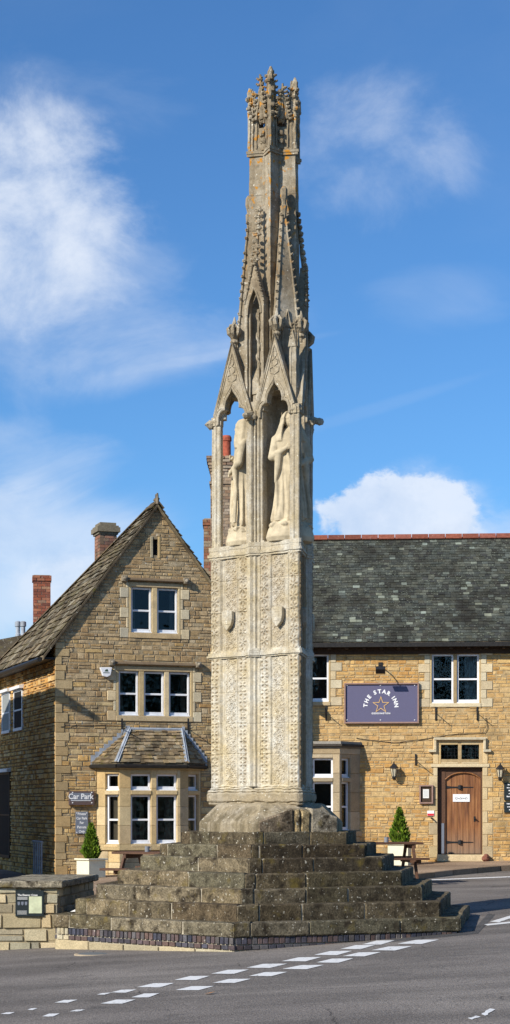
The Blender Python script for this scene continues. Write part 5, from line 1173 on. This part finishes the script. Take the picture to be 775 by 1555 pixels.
mb = MB(); z = .362
mb.add([(-2.56, 24.98, z), (-2.36, 24.92, z+.01), (-2.30, 25.10, z+.03), (-2.46, 25.16, z+.02), (-2.45, 25.02, z+.05)], [(0, 1, 4), (1, 2, 4), (2, 3, 4), (3, 0, 4)]); tag(mb.build('crumpled_paper', M_PAPER), 'crumpled pale sheet lying on the lowest step beside the stone block', 'litter')
# ================================================================== SMALL THINGS
def conifer(name, base, h, r, label, seed):
    o = thing(name, label, 'shrub', base, 0, 'clipped conifers in cream planters'); rr = random.Random(seed); mb = MB()
    for k in range(2600):
        t = rr.random()**1.15; z = t*h; prof = (math.sin(min(1, (t+.12)/.42)*math.pi/2))*(1-max(0, t-.28)/.72)**.85
        lump = 1+.16*noise.noise(Vector((math.cos(k)*2, t*7, seed))); 
        a = rr.uniform(0, math.tau); q = (rr.random()**.35)*r*prof*lump*(1+.10*math.sin(a*5+t*14))
        c = Vector((q*math.cos(a), q*math.sin(a), z)); out = Vector((math.cos(a), math.sin(a), 1.2+rr.uniform(-.5, .8))).normalized()
        s = out.orthogonal().normalized(); s.rotate(Matrix.Rotation(rr.uniform(0, 6.28), 3, out)); l = rr.uniform(.035, .075); w = rr.uniform(.012, .022)
        g = rr.choice([(.12, .21, .018), (.16, .26, .02), (.08, .14, .012), (.20, .28, .03), (.045, .09, .008)])
        mb.add([c-s*w, c+s*w, c+out*l+s*w*.3, c+out*l-s*w*.3], [(0, 1, 2, 3)], jitc(g, .2, rr))
    c_ = mb.build('crown', M_LEAF, None, fix=False); c_.parent = o
    mb = MB(); mb.tube([(0, 0, -.12), (0, 0, h*.6)], [.018, .006], 6); t_ = mb.build('trunk', M_WOODD, None); t_.parent = o; return o
def planter(loc, rz, w, h, label):
    o = thing('planter', label, 'planter', loc, rz, 'square cream planters'); mb = MB(); t = .025
    for sx, sy in ((-1, 0), (1, 0), (0, -1), (0, 1)):
        if sx: mb.box((sx*(w/2-t/2), 0, h/2), (t/2, w/2, h/2))
        else: mb.box((0, sy*(w/2-t/2), h/2), (w/2-t, t/2, h/2))
    mb.box((0, 0, .03), (w/2-t, w/2-t, .02)); b = mb.build('box', M_CREAM, None, bevel=.004); b.parent = o
    mb = MB(); e = .035
    for sx, sy in ((-1, 0), (1, 0), (0, -1), (0, 1)):
        if sx: mb.box((sx*(w/2), 0, h+.012), (e, w/2+e, .016))
        else: mb.box((0, sy*(w/2), h+.012), (w/2-e, e, .016))
    r_ = mb.build('rim', M_CREAM, None, bevel=.004); r_.parent = o
    mb = MB(); mb.box((0, 0, h-.05), (w/2-t, w/2-t, .01)); s_ = mb.build('soil', M_SOIL, None); s_.parent = o
# left planter stands on the pavement by the bay
def at(x, Y, z): return ((x-CX)/FPX*Y, Y, z)
Yp = 38.2; gz = ground(-3.4, Yp)+.115; c = at(138.5, Yp, gz)
zr_ = Z_(1304, Yp); planter(c, R(42), .44, zr_-gz-.02, 'cream square planter left of the bay window, holding a small clipped conifer')
conifer('conifer_shrub', (c[0], c[1], zr_-.06), .78, .185, 'small pointed conifer in the left planter, below the grey car park notice', 1)
Yp = 40.6; gz = ground(3.2, Yp)+.115; c = at(607, Yp, gz); zr_ = Z_(1281, Yp)
planter(c, R(-14), .46, zr_-gz-.02, 'cream square planter against the inn wall behind the timber picnic table')
conifer('conifer_shrub', (c[0], c[1], zr_-.06), .84, .215, 'small pointed conifer in the right planter, against the inn wall left of the door', 2)
def picnic(loc, rz, label, L_=1.5):
    o = thing('picnic_table', label, 'picnic table', loc, rz, 'timber picnic tables'); H = .72
    mb = MB()
    for k in range(5): mb.box((0, -.28+k*.14, H), (L_/2, .062, .02))
    a = mb.build('tabletop', M_TABLE, None, bevel=.004); a.parent = o
    for s in (-1, 1):
        mb = MB()
        for k in range(2): mb.box((0, s*(.60+k*.13), .43), (L_/2, .058, .02))
        a = mb.build('seat', M_TABLE, None, bevel=.004); a.parent = o
    for sx in (-1, 1):
        for s in (-1, 1):
            mb = MB(); x = sx*(L_/2-.22); mb.slab([(x, s*.62-.045, 0), (x, s*.62+.045, 0), (x, s*.26+.045, H-.02), (x, s*.26-.045, H-.02)], (1, 0, 0), .045); a = mb.build('leg', M_TABLE, None, bevel=.004); a.parent = o
        mb = MB(); x = sx*(L_/2-.22)+.05; mb.box((x, 0, .385), (.02, .72, .045)); mb.box((x, 0, H-.06), (.02, .33, .04)); a = mb.build('crossbar', M_TABLE, None, bevel=.004); a.parent = o
    return o
Yt = 35.2; zt2 = ground(1.9, Yt)+.115; pt1 = at(580, Yt, zt2)
picnic(pt1, R(10), 'dark timber picnic table on the pavement behind the right end of the steps', 1.5)
Yl = 33.0; zl2 = ground(-2, Yl)+.115; pl1 = at(238, Yl, zl2)
picnic(pl1, R(-25), 'dark timber picnic table in front of the bay window, mostly behind the steps', 1.5)
def mug(loc, label):
    mb = MB(); mb.lathe(loc, ((.042, 0), (.045, .10), (.040, .10), (.037, .012)), 14); mb.tube([(loc[0]+.042, loc[1], loc[2]+.08), (loc[0]+.07, loc[1], loc[2]+.065), (loc[0]+.07, loc[1], loc[2]+.035), (loc[0]+.042, loc[1], loc[2]+.02)], .006, 6)
    tag(mb.build('mug', M_MUG), label, 'mug', 'mugs left on the picnic tables')
tt = (pt1[0]+.09, pt1[1], zt2+.74); mug(tt, 'small grey mug on the picnic table right of the steps')
mug((pl1[0]-.17, pl1[1]-.02, zl2+.74), 'small grey mug on the picnic table before the bay window')
# inn sign
r = rects(M, 523, 1037, 636.5, 1099); sg = thing('inn_sign', 'large slate blue sign board with gold star and white lettering on the inn wall', 'sign', M.P((r[0]+r[2])/2, .03, r[1]))
mb = MB(); mb.fbox(M, r[0]+.035, r[2]-.035, r[1]+.035, r[3]-.035, .025, .05); wpart(mb, 'panel', M_SIGN, sg)
mb = MB(); mb.fbox(M, r[0], r[2], r[1], r[1]+.035, .025, .09); mb.fbox(M, r[0], r[2], r[3]-.035, r[3], .025, .09); mb.fbox(M, r[0], r[0]+.035, r[1]+.035, r[3]-.035, .025, .09); mb.fbox(M, r[2]-.035, r[2], r[1]+.035, r[3]-.035, .025, .09); wpart(mb, 'frame', M_PINK, sg, bevel=.004)
cu, cz = M.uz(578.7, 1071.5); mb = MB(); RA = .315; word = 'THE STAR INN'; adv = {'I': .062, ' ': .055}
wd = [adv.get(ch, .105) for ch in word]; tot = sum(wd); pos = 0
for ch, w_ in zip(word, wd):
    s = pos+w_/2-tot/2; pos += w_
    if ch != ' ':
        an = -s/RA*.92; letter(mb, M, ch, cu+math.sin(-an)*RA, cz-.03+math.cos(an)*RA, .125, .054, .0055, an)
letter(mb, M, 'GEDDINGTON', cu, cz-.20, .052, .054, .002, 0, 1.35)
wpart(mb, 'lettering', M_LETT, sg, fix=False)
mb = MB(); so, si = [], []
for k in range(10):
    a = math.pi/2+k*math.pi/5; rr2 = .205 if k % 2 == 0 else .082; so.append((cu+rr2*math.cos(a), cz+.01+rr2*math.sin(a)))
    rr2 = .172 if k % 2 == 0 else .066; si.append((cu+rr2*math.cos(a), cz+.01+rr2*math.sin(a)))
V = [M.P(x, .053, z) for x, z in so]+[M.P(x, .053, z) for x, z in si]+[M.P(x, .060, z) for x, z in so]+[M.P(x, .060, z) for x, z in si]
mb.add(V, [f for k in range(10) for k2 in ((k+1) % 10,) for f in ((20+k, 20+k2, 30+k2, 30+k), (k, k2, 20+k2, 20+k), (10+k, 10+k2, 30+k2, 30+k))]); wpart(mb, 'star', M_GOLD, sg)
mb = MB()
for x, y in ((527.5, 1041), (578, 1041), (630, 1041), (527.5, 1093.5), (578, 1093.5), (630, 1093.5)): q = M.uz(x, y); mb.lathe(M.P(q[0], .052, q[1]), ((.012, -.01), (.014, 0), (.01, .01)), 8)
wpart(mb, 'screws', M_LETT, sg)
# floodlight over the sign
q = M.uz(578, 1017.5, .55); o = thing('sign_floodlight', 'black floodlight on a bracket above the inn sign', 'lamp', M.P(q[0], 0, q[1]))
mb = MB(); q0 = M.P(q[0], .02, q[1]-.02+.16); mb.tube([q0, M.P(q[0], .30, q[1]+.15), M.P(q[0], .55, q[1]+.06)], .013, 6); mb.fbox(M, q[0]-.05, q[0]+.05, q[1]+.07, q[1]+.22, .0, .025); wpart(mb, 'bracket', M_IRON, o)
mb = MB(); X = Matrix.Rotation(M.a, 3, 'Z') @ Matrix.Rotation(R(-38), 3, 'X'); mb.box(M.P(q[0], .55, q[1]), (.11, .085, .05), X); wpart(mb, 'lamp_head', M_IRON, o, bevel=.01)
def lantern(x, y0, y1, label):
    u, z1 = M.uz(x, y0, .17); z0 = M.uz(x, y1, .17)[1]; h = z1-z0; c = M.P(u, .17, z0); o = thing('wall_lantern', label, 'lantern', M.P(u, 0, z0), 0, 'black wall lanterns beside the inn door')
    mb = MB(); mb.lathe(c, ((.045, h*.02), (.05, h*.1), (.035, h*.13)), 6); 
    for k in range(6):
        a = k*math.tau/6; mb.tube([c+Vector((.05*math.cos(a), .05*math.sin(a), h*.1)), c+Vector((.085*math.cos(a), .085*math.sin(a), h*.6))], .007, 4)
    mb.lathe(c+Vector((0, 0, h*.6)), ((.105, 0), (.10, h*.05), (.045, h*.2), (.035, h*.24), (.012, h*.27), (.018, h*.32), (.004, h*.4)), 6); b = wpart(mb, 'cage', M_IRON, o)
    mb = MB(); mb.lathe(c, ((.042, h*.12), (.074, h*.59)), 6); wpart(mb, 'glass', M_LGL, o)
    mb = MB(); mb.tube([M.P(u, .0, z0+h*.35), M.P(u, .06, z0+h*.02), M.P(u, .12, z0-.03), M.P(u, .17, z0+.01)], .012, 6); mb.fbox(M, u-.035, u+.035, z0-.02, z0+h*.5, .015, .03); wpart(mb, 'wall_bracket', M_IRON, o)
lantern(598.5, 1156, 1182, 'black wall lantern on the inn wall left of the door, above the menu case'); lantern(760, 1158, 1183, 'black wall lantern on the inn wall right of the door, above the black boards')
def hook(fr, x, y0, y1, label, L_=.38, name='basket_bracket', d=.02):
    u, z1 = fr.uz(x, y0); z0 = fr.uz(x, y1)[1]; o = thing(name, label, 'bracket', fr.P(u, 0, z0), 0, 'iron brackets on the walls')
    mb = MB(); mb.fbox(fr, u-.018, u+.018, z0, z1, .018, .032); wpart(mb, 'back_plate', M_IRON, o)
    zt = z0+(z1-z0)*.45
    mb = MB(); mb.tube([fr.P(u, .03, zt), fr.P(u, L_, zt+.0), fr.P(u, L_+.02, zt+.03)], .009, 5); mb.tube([fr.P(u, .03, z0+.02), fr.P(u, L_*.5, zt-.02), fr.P(u, L_*.8, zt)], .007, 5); wpart(mb, 'arm', M_IRON, o)
hook(M, 495.5, 1069, 1094, 'black iron basket bracket on the inn wall left of the blue sign'); hook(M, 662, 1069, 1094, 'black iron basket bracket below the left sash of the upper pair'); hook(M, 725, 1069, 1094, 'black iron basket bracket below the right sash of the upper pair')
hook(G, 185, 1091, 1119, 'black iron bracket on the gabled house at the left end of the bay roof'); hook(G, 285.5, 1091, 1119, 'black iron bracket on the gabled house at the right end of the bay roof')
hook(M, 631.5, 1145, 1162, 'short thick black bracket between the left lantern and the door', .42)
# menu case, stickers, boards
r = rects(M, 637, 1192, 658, 1220.5); o = thing('menu_case', 'brown framed menu case with one white sheet, left of the inn door', 'notice case', M.P(r[0], .02, r[1]))
mb = MB(); t = .035; mb.fbox(M, r[0], r[2], r[1], r[1]+t, .02, .08); mb.fbox(M, r[0], r[2], r[3]-t, r[3], .02, .08); mb.fbox(M, r[0], r[0]+t, r[1]+t, r[3]-t, .02, .08); mb.fbox(M, r[2]-t, r[2], r[1]+t, r[3]-t, .02, .08); wpart(mb, 'frame', M_PINK, o, bevel=.004)
mb = MB(); mb.fbox(M, r[0]+t, r[2]-t, r[1]+t, r[3]-t, .02, .04); wpart(mb, 'back_panel', M_WOODD, o)
s = rects(M, 642.5, 1198.5, 651.5, 1212); mb = MB(); mb.fbox(M, s[0], s[2], s[1], s[3], .0395, .043); wpart(mb, 'menu_sheet', M_PAPER, o)
mb = MB()
for k in range(6): mb.fbox(M, s[0]+.02, s[2]-.02, s[3]-.04-k*.025, s[3]-.035-k*.025, .043, .0445)
wpart(mb, 'print_lines', M_GREY, o)
r = rects(M, 649, 1231, 659.5, 1239); o = thing('notice_plate', 'tiny red and white plate on the inn wall under the menu case', 'sign', M.P(r[0], .02, r[1]))
mb = MB(); mb.fbox(M, r[0], r[2], r[1], r[3], .02, .03); wpart(mb, 'plate', M_LETT, o); mb = MB(); mb.fbox(M, r[0]+.004, r[2]-.004, r[1]+.004, r[1]+.055, .0295, .032); wpart(mb, 'red_band', mat('red_print', f_plain, col=(.6, .03, .04), var=.1), o)
q = M.uz(657.5, 1243.5, .05); mb = MB(); mb.tube([M.P(q[0]-.04, .02, q[1]+.02), M.P(q[0]-.01, .07, q[1]+.01), M.P(q[0]+.02, .08, q[1]-.03)], .018, 6); tag(mb.build('wall_tap', M_IRON), 'little black tap on the inn wall just under the red and white plate', 'tap')
q = M.uz(738.5, 1297, .3); mb = MB(); g0 = M.P(q[0], .12, 0); g0.z = ground(g0.x, g0.y)+.16; mb.lathe(g0-Vector((0, 0, .05)), ((.07, 0), (.1, .04), (.085, .12), (.05, .17)), 9); mb.blob(g0+Vector((.02, 0, .09)), .05); tag(mb.build('door_stone', M_STONEB, sub=.05, rough=.02), 'small reddish stone beside the right foot of the inn door', 'stone')
r = rects(M, 688, 1206, 713.5, 1217.5, -.14); o = thing('door_plate', 'white rectangular plate with flowing black script on the oak door', 'sign', M.P(r[0], -.14, r[1]))
mb = MB(); mb.fbox(M, r[0], r[2], r[1], r[3], -.140, -.128); wpart(mb, 'plate', M_LETT, o)
mb = MB(); n = 70; w_ = r[2]-r[0]
pts = [M.P(r[0]+.05+(w_-.10)*k/n+.012*math.sin(k*.9), -.126, (r[1]+r[3])/2-.01+.03*math.sin(k*.62)*(.6+.4*math.sin(k*.23))) for k in range(n+1)]; mb.tube(pts, .0035, 4); wpart(mb, 'script', M_IRON, o)
for (y0, y1, lab, tx) in ((1188.5, 1215, 'black board with white chalk writing at the right edge, below the lantern', ['We are', 'open', 'for food', 'all day', '', 'Welcome']), (1217.5, 1234, 'smaller black board with white writing, directly below the larger black one', ['The', 'walk way'])):
    r = rects(M, 765.5, y0, 792, y1); o = thing('chalk_board', lab, 'sign', M.P(r[0], .02, r[1])); mb = MB(); mb.fbox(M, r[0], r[2], r[1], r[3], .02, .05); wpart(mb, 'board', M_BOARD, o, bevel=.004)
    mb = MB(); c = (r[0]+r[2])/2
    rr = random.Random(int(y0))
    for k in range(5 if y1-y0 > 20 else 3):
        zz = r[3]-.06-k*.068; w0 = rr.uniform(.08, .14); u = c-w0
        while u < c+w0: l = rr.uniform(.012, .03); mb.fbox(M, u, u+l, zz, zz+rr.uniform(.016, .030), .0495, .052); u += l+.009
    wpart(mb, 'chalk_writing', M_LETT, o)
# thin cable on the inn wall
mb = MB(); pts = [M.uz(x, y) for x, y in ((541, 1121), (570, 1125), (600, 1128), (640, 1123), (690, 1115), (736, 1113), (741, 1105), (738, 1090))]; mb.tube([M.P(u, .028, z) for u, z in pts], .007, 5); tag(mb.build('wall_cable', M_IRON), 'thin dark cable running along the inn wall above the door', 'cable')
mb = MB(); pts = [G.uz(x, y) for x, y in ((92, 1104), (120, 1101), (160, 1101.5), (186, 1103))]; mb.tube([G.P(u, .028, z) for u, z in pts], .007, 5); tag(mb.build('wall_cable', M_IRON), 'thin dark cable on the gabled house above the bay roof', 'cable')
# signs of the gabled house
r = rects(G, 104, 1201.5, 142, 1222.5); o = thing('car_park_sign', 'brown framed grey Car Park sign left of the bay window', 'sign', G.P(r[0], .02, r[1]))
mb = MB(); mb.fbox(G, r[0], r[2], r[1], r[3], .022, .09); wpart(mb, 'backing_board', mat('brown_paint', f_plain, col=(.11, .075, .07), var=.15), o, bevel=.004)
a = rects(G, 107.5, 1204, 139, 1216.5, .09); mb = MB(); mb.fbox(G, a[0], a[2], a[1], a[3], .088, .095); wpart(mb, 'panel', M_GREY, o)
mb = MB(); c = G.uz(123, 1214.3, .09); letter(mb, G, 'Car Park', c[0], c[1]+.015, .165, .097, .003, 0, 1.0, .92); mb.fbox(G, a[0]+.01, a[2]-.01, a[1]+.004, a[1]+.014, .0955, .098)
for x, y in ((109, 1203.5), (138, 1203.5), (109, 1219), (138, 1219)): q = G.uz(x, y); mb.fbox(G, q[0]-.012, q[0]+.012, q[1]-.012, q[1]+.012, .09, .1)
wpart(mb, 'lettering', M_LETT, o, fix=False)
r = rects(G, 114.5, 1232.5, 133.5, 1266); o = thing('parking_notice', 'plain grey notice reading Private Car Park For Patrons Only', 'sign', G.P(r[0], .02, r[1]))
mb = MB(); mb.fbox(G, r[0], r[2], r[1], r[3], .022, .03); wpart(mb, 'panel', M_GREY, o, bevel=.002)
mb = MB(); c = (r[0]+r[2])/2; hh = (r[3]-r[1])/5
for k, t in enumerate(('Private', 'Car Park', 'For', 'Patrons', 'Only')): letter(mb, G, t, c, r[3]-hh*(k+.78), .078, .032, .0015, 0, 1.0, .84)
for x, y in ((116.5, 1234.5), (131.5, 1234.5), (116.5, 1264)): q = G.uz(x, y); mb.fbox(G, q[0]-.01, q[0]+.01, q[1]-.01, q[1]+.01, .03, .035)
wpart(mb, 'lettering', M_LETT, o, fix=False)
# alarm box
p = [G.uz(x, y) for x, y in ((150.5, 1014), (169, 1014), (166.5, 1026), (161, 1029), (155, 1027))]; o = thing('alarm_box', 'white five sided alarm box below the upper windows of the gabled house', 'alarm box', G.P(p[0][0], .02, p[0][1]))
mb = MB(); mb.slab([G.P(u, .02, z) for u, z in p], NG, .09); wpart(mb, 'cover', M_WHITE, o, bevel=.01)
q = G.uz(160, 1019.5); mb = MB(); mb.slab([G.P(q[0]-.045, .110, q[1]-.01), G.P(q[0]+.045, .110, q[1]-.01), G.P(q[0]+.02, .110, q[1]+.045), G.P(q[0]-.02, .110, q[1]+.03)], NG, .003); mb.fbox(G, q[0]-.07, q[0]+.07, q[1]-.045, q[1]-.030, .110, .113); wpart(mb, 'emblem', mat('green_print', f_plain, col=(.03, .07, .04), var=.1), o)
# lane railing in the shade at the corner
o = thing('lane_railing', 'dark metal railing in shade at the left corner of the gabled house', 'railing', S.P(-.9, .25, .1)); mb = MB()
for k in range(5): mb.tube([S.P(-.3-k*.2, .25, -.1), S.P(-.3-k*.2, .25, 1.05)], .018, 6)
wpart(mb, 'bars', M_LEAD, o); mb = MB(); mb.tube([S.P(-.25, .25, 1.06), S.P(-1.2, .25, 1.06)], .025, 6); mb.tube([S.P(-.25, .25, .2), S.P(-1.2, .25, .2)], .02, 6); wpart(mb, 'rails', M_LEAD, o)
mb = MB(); rr = random.Random(77)  # unseen trees behind the camera, added to darken window reflections and cut sky fill
for k in range(26):
    cx_, cy_ = -75+6*k+rr.uniform(-1.5, 1.5), -22+rr.uniform(-4, 4); h_ = rr.uniform(10, 14.5); w_ = rr.uniform(3.6, 5.2); g0 = ground(cx_, cy_)
    mb.tube([(cx_, cy_, g0-.2), (cx_+.2, cy_, g0+h_*.45), (cx_, cy_, g0+h_*.8)], [.35, .25, .1], 7, (.10, .07, .045))
    for j in range(420):
        a = rr.uniform(0, math.tau); t_ = rr.uniform(-1, 1); q_ = rr.random()**.4*math.sqrt(1-t_*t_*.98); lm = 1+.25*noise.noise(Vector((math.cos(a)*2, t_*2, k))); c_ = Vector((cx_+w_*q_*lm*math.cos(a), cy_+w_*q_*lm*math.sin(a), g0+h_*.56+t_*h_*.44))
        n_ = Vector((rr.gauss(0, 1), rr.gauss(0, 1), rr.gauss(.4, 1))).normalized(); s_ = n_.orthogonal().normalized()*rr.uniform(.4, .8); t2_ = n_.cross(s_)*rr.uniform(.6, 1)
        mb.add([c_-s_, c_+t2_*.6, c_+s_, c_-t2_], [(0, 1, 2, 3)], jitc((.05, .085, .02), .35, rr))
tag(mb.build('unseen_tree_row', M_LEAF, fix=False), kind='stuff')
# ================================================================== SKY, SUN, CAMERA
AZ, EL = 47.0, 30.5
w = bpy.data.worlds.new('World'); SC.world = w; w.use_nodes = True; nt = w.node_tree; bgn = nt.nodes['Background']
sky = nt.nodes.new('ShaderNodeTexSky'); sky.sky_type = 'NISHITA'; sky.sun_disc = False; sky.sun_elevation = R(EL); sky.sun_rotation = R(180+AZ); sky.air_density = 1.0; sky.dust_density = .5; sky.ozone_density = 3.0; sky.altitude = 100
tc = nt.nodes.new('ShaderNodeTexCoord'); vec = tc.outputs['Generated']
def dirof(x, y): v = Vector(((x-CX)/FPX, 1, (HY-y)/FPX)); return v.normalized()
def blob(x, y, rx, ry, tilt=0):
    # elliptical patch of sky around a direction
    c = dirof(x, y); m = nt.nodes.new('ShaderNodeMapping'); m.vector_type = 'POINT'
    s = nt.nodes.new('ShaderNodeVectorMath'); s.operation = 'SUBTRACT'; L(nt, vec, s.inputs[0]); s.inputs[1].default_value = c
    L(nt, s.outputs[0], m.inputs[0]); m.inputs['Rotation'].default_value = (0, R(tilt), 0); 
    m2 = nt.nodes.new('ShaderNodeVectorMath'); m2.operation = 'MULTIPLY'; L(nt, m.outputs[0], m2.inputs[0]); m2.inputs[1].default_value = (FPX/rx, 3, FPX/ry)
    ln = nt.nodes.new('ShaderNodeVectorMath'); ln.operation = 'LENGTH'; L(nt, m2.outputs[0], ln.inputs[0])
    r = nt.nodes.new('ShaderNodeMapRange'); r.interpolation_type = 'SMOOTHERSTEP'; r.inputs[1].default_value = 1.25; r.inputs[2].default_value = 0.15; L(nt, ln.outputs['Value'], r.inputs[0]); return r.outputs[0]
def mth(op, a, b):
    m = nt.nodes.new('ShaderNodeMath'); m.operation = op
    for i, q in enumerate((a, b)):
        if isinstance(q, (int, float)): m.inputs[i].default_value = q
        else: L(nt, q, m.inputs[i])
    return m.outputs[0]
def nz(scale, det, ro, st=(1, 1, 1), off=(0, 0, 0), dist=0):
    m = nt.nodes.new('ShaderNodeMapping'); L(nt, vec, m.inputs[0]); m.inputs['Scale'].default_value = st; m.inputs['Location'].default_value = off
    n = tex(nt, 'Noise', scale, det, ro, vec=m.outputs[0]); n.inputs['Distortion'].default_value = dist; return n.outputs[0]
n1 = nz(15, 12, .62, (1, 1, 1.25), (0, 0, .3), .25); n2 = nz(9, 6, .6, (1, 1, 2.2), (3, 1, 0), .5)
def layer(mask, noise_, lo, hi, k):
    v = mth('ADD', mth('MULTIPLY', mask, 1.0), mth('MULTIPLY', mth('SUBTRACT', noise_, .5), 2.4))
    r = nt.nodes.new('ShaderNodeMapRange'); r.interpolation_type = 'SMOOTHSTEP'; r.inputs[1].default_value = lo; r.inputs[2].default_value = hi; L(nt, v, r.inputs[0]); return mth('MULTIPLY', mth('MULTIPLY', r.outputs[0], k), mth('MINIMUM', mth('MULTIPLY', mask, 3), 1))
cl = layer(blob(10, 340, 250, 225), n1, .20, 1.25, .80)
for a in (layer(blob(70, 460, 300, 150), n2, .2, 1.6, .40), layer(blob(560, 235, 200, 130), n1, .25, 1.6, .42), layer(blob(600, 800, 175, 100), n1, .42, .66, .82), layer(blob(640, 770, 150, 90), n2, .2, 1.1, .4), layer(blob(110, 890, 110, 70), n1, .3, 1.2, .5), layer(blob(20, 690, 200, 80), n2, .25, 1.4, .34),
          layer(blob(660, 450, 150, 70), n2, .45, 1.7, .18), layer(blob(100, 160, 220, 110), n2, .4, 1.7, .2), layer(blob(250, 552, 240, 22, 14), n2, .0, 1.5, .14), layer(blob(540, 630, 220, 12, 16), n2, -.1, 1.4, .07), layer(blob(330, 540, 200, 9, 10), n2, .0, 1.2, .12), layer(blob(230, 545, 300, 60, 14), n2, .2, 1.6, .25), layer(blob(700, 840, 260, 80), n2, .1, 1.1, .5), layer(blob(0, 860, 320, 150), n2, -.1, 1.1, .6)):
    cl = mth('ADD', cl, mth('MULTIPLY', a, mth('SUBTRACT', 1, cl)))
# faint broken cloud over the rest of the dome
n3 = nz(3.2, 8, .6, (1, 1, 2.4), (5, 2, 1), .3); mr_ = nt.nodes.new('ShaderNodeMapRange'); mr_.inputs[1].default_value = .5; mr_.inputs[2].default_value = .75; mr_.inputs[4].default_value = .04; L(nt, n3, mr_.inputs[0]); cl = mth('ADD', cl, mth('MULTIPLY', mr_.outputs[0], mth('SUBTRACT', 1, cl)))
shade = ramp(nt, n1, [(.35, (5.6, 6.6, 8.3)), (.6, (7.6, 8.2, 9.2))])
skc = mix(nt, 1.0, sky.outputs[0], (.60, 1.0, 1.36), 'MULTIPLY')
L(nt, mix(nt, cl, skc, shade), bgn.inputs[0]); bgn.inputs[1].default_value = .094
sn = bpy.data.lights.new('sun', 'SUN'); sn.energy = 5.0; sn.angle = R(.53); sn.color = (1, .93, .82); so_ = bpy.data.objects.new('sun', sn); COL.objects.link(so_)
sd = Vector((-math.sin(R(AZ))*math.cos(R(EL)), -math.cos(R(AZ))*math.cos(R(EL)), math.sin(R(EL)))); so_.rotation_euler = sd.to_track_quat('Z', 'Y').to_euler(); so_.location = (-20, -10, 30)
cam = bpy.data.cameras.new('camera'); co = bpy.data.objects.new('camera', cam); COL.objects.link(co); co.location = (0, 0, EYE); co.rotation_euler = (R(90), 0, 0)
cam.sensor_fit = 'VERTICAL'; cam.sensor_height = 36; cam.lens = FPX/1555*36; cam.shift_y = (HY-777.5)/1555; cam.clip_end = 2000; cam.clip_start = .1
SC.camera = co
SC.view_settings.view_transform = 'Standard'; SC.view_settings.look = 'None'; SC.view_settings.exposure = .22; SC.view_settings.gamma = 1
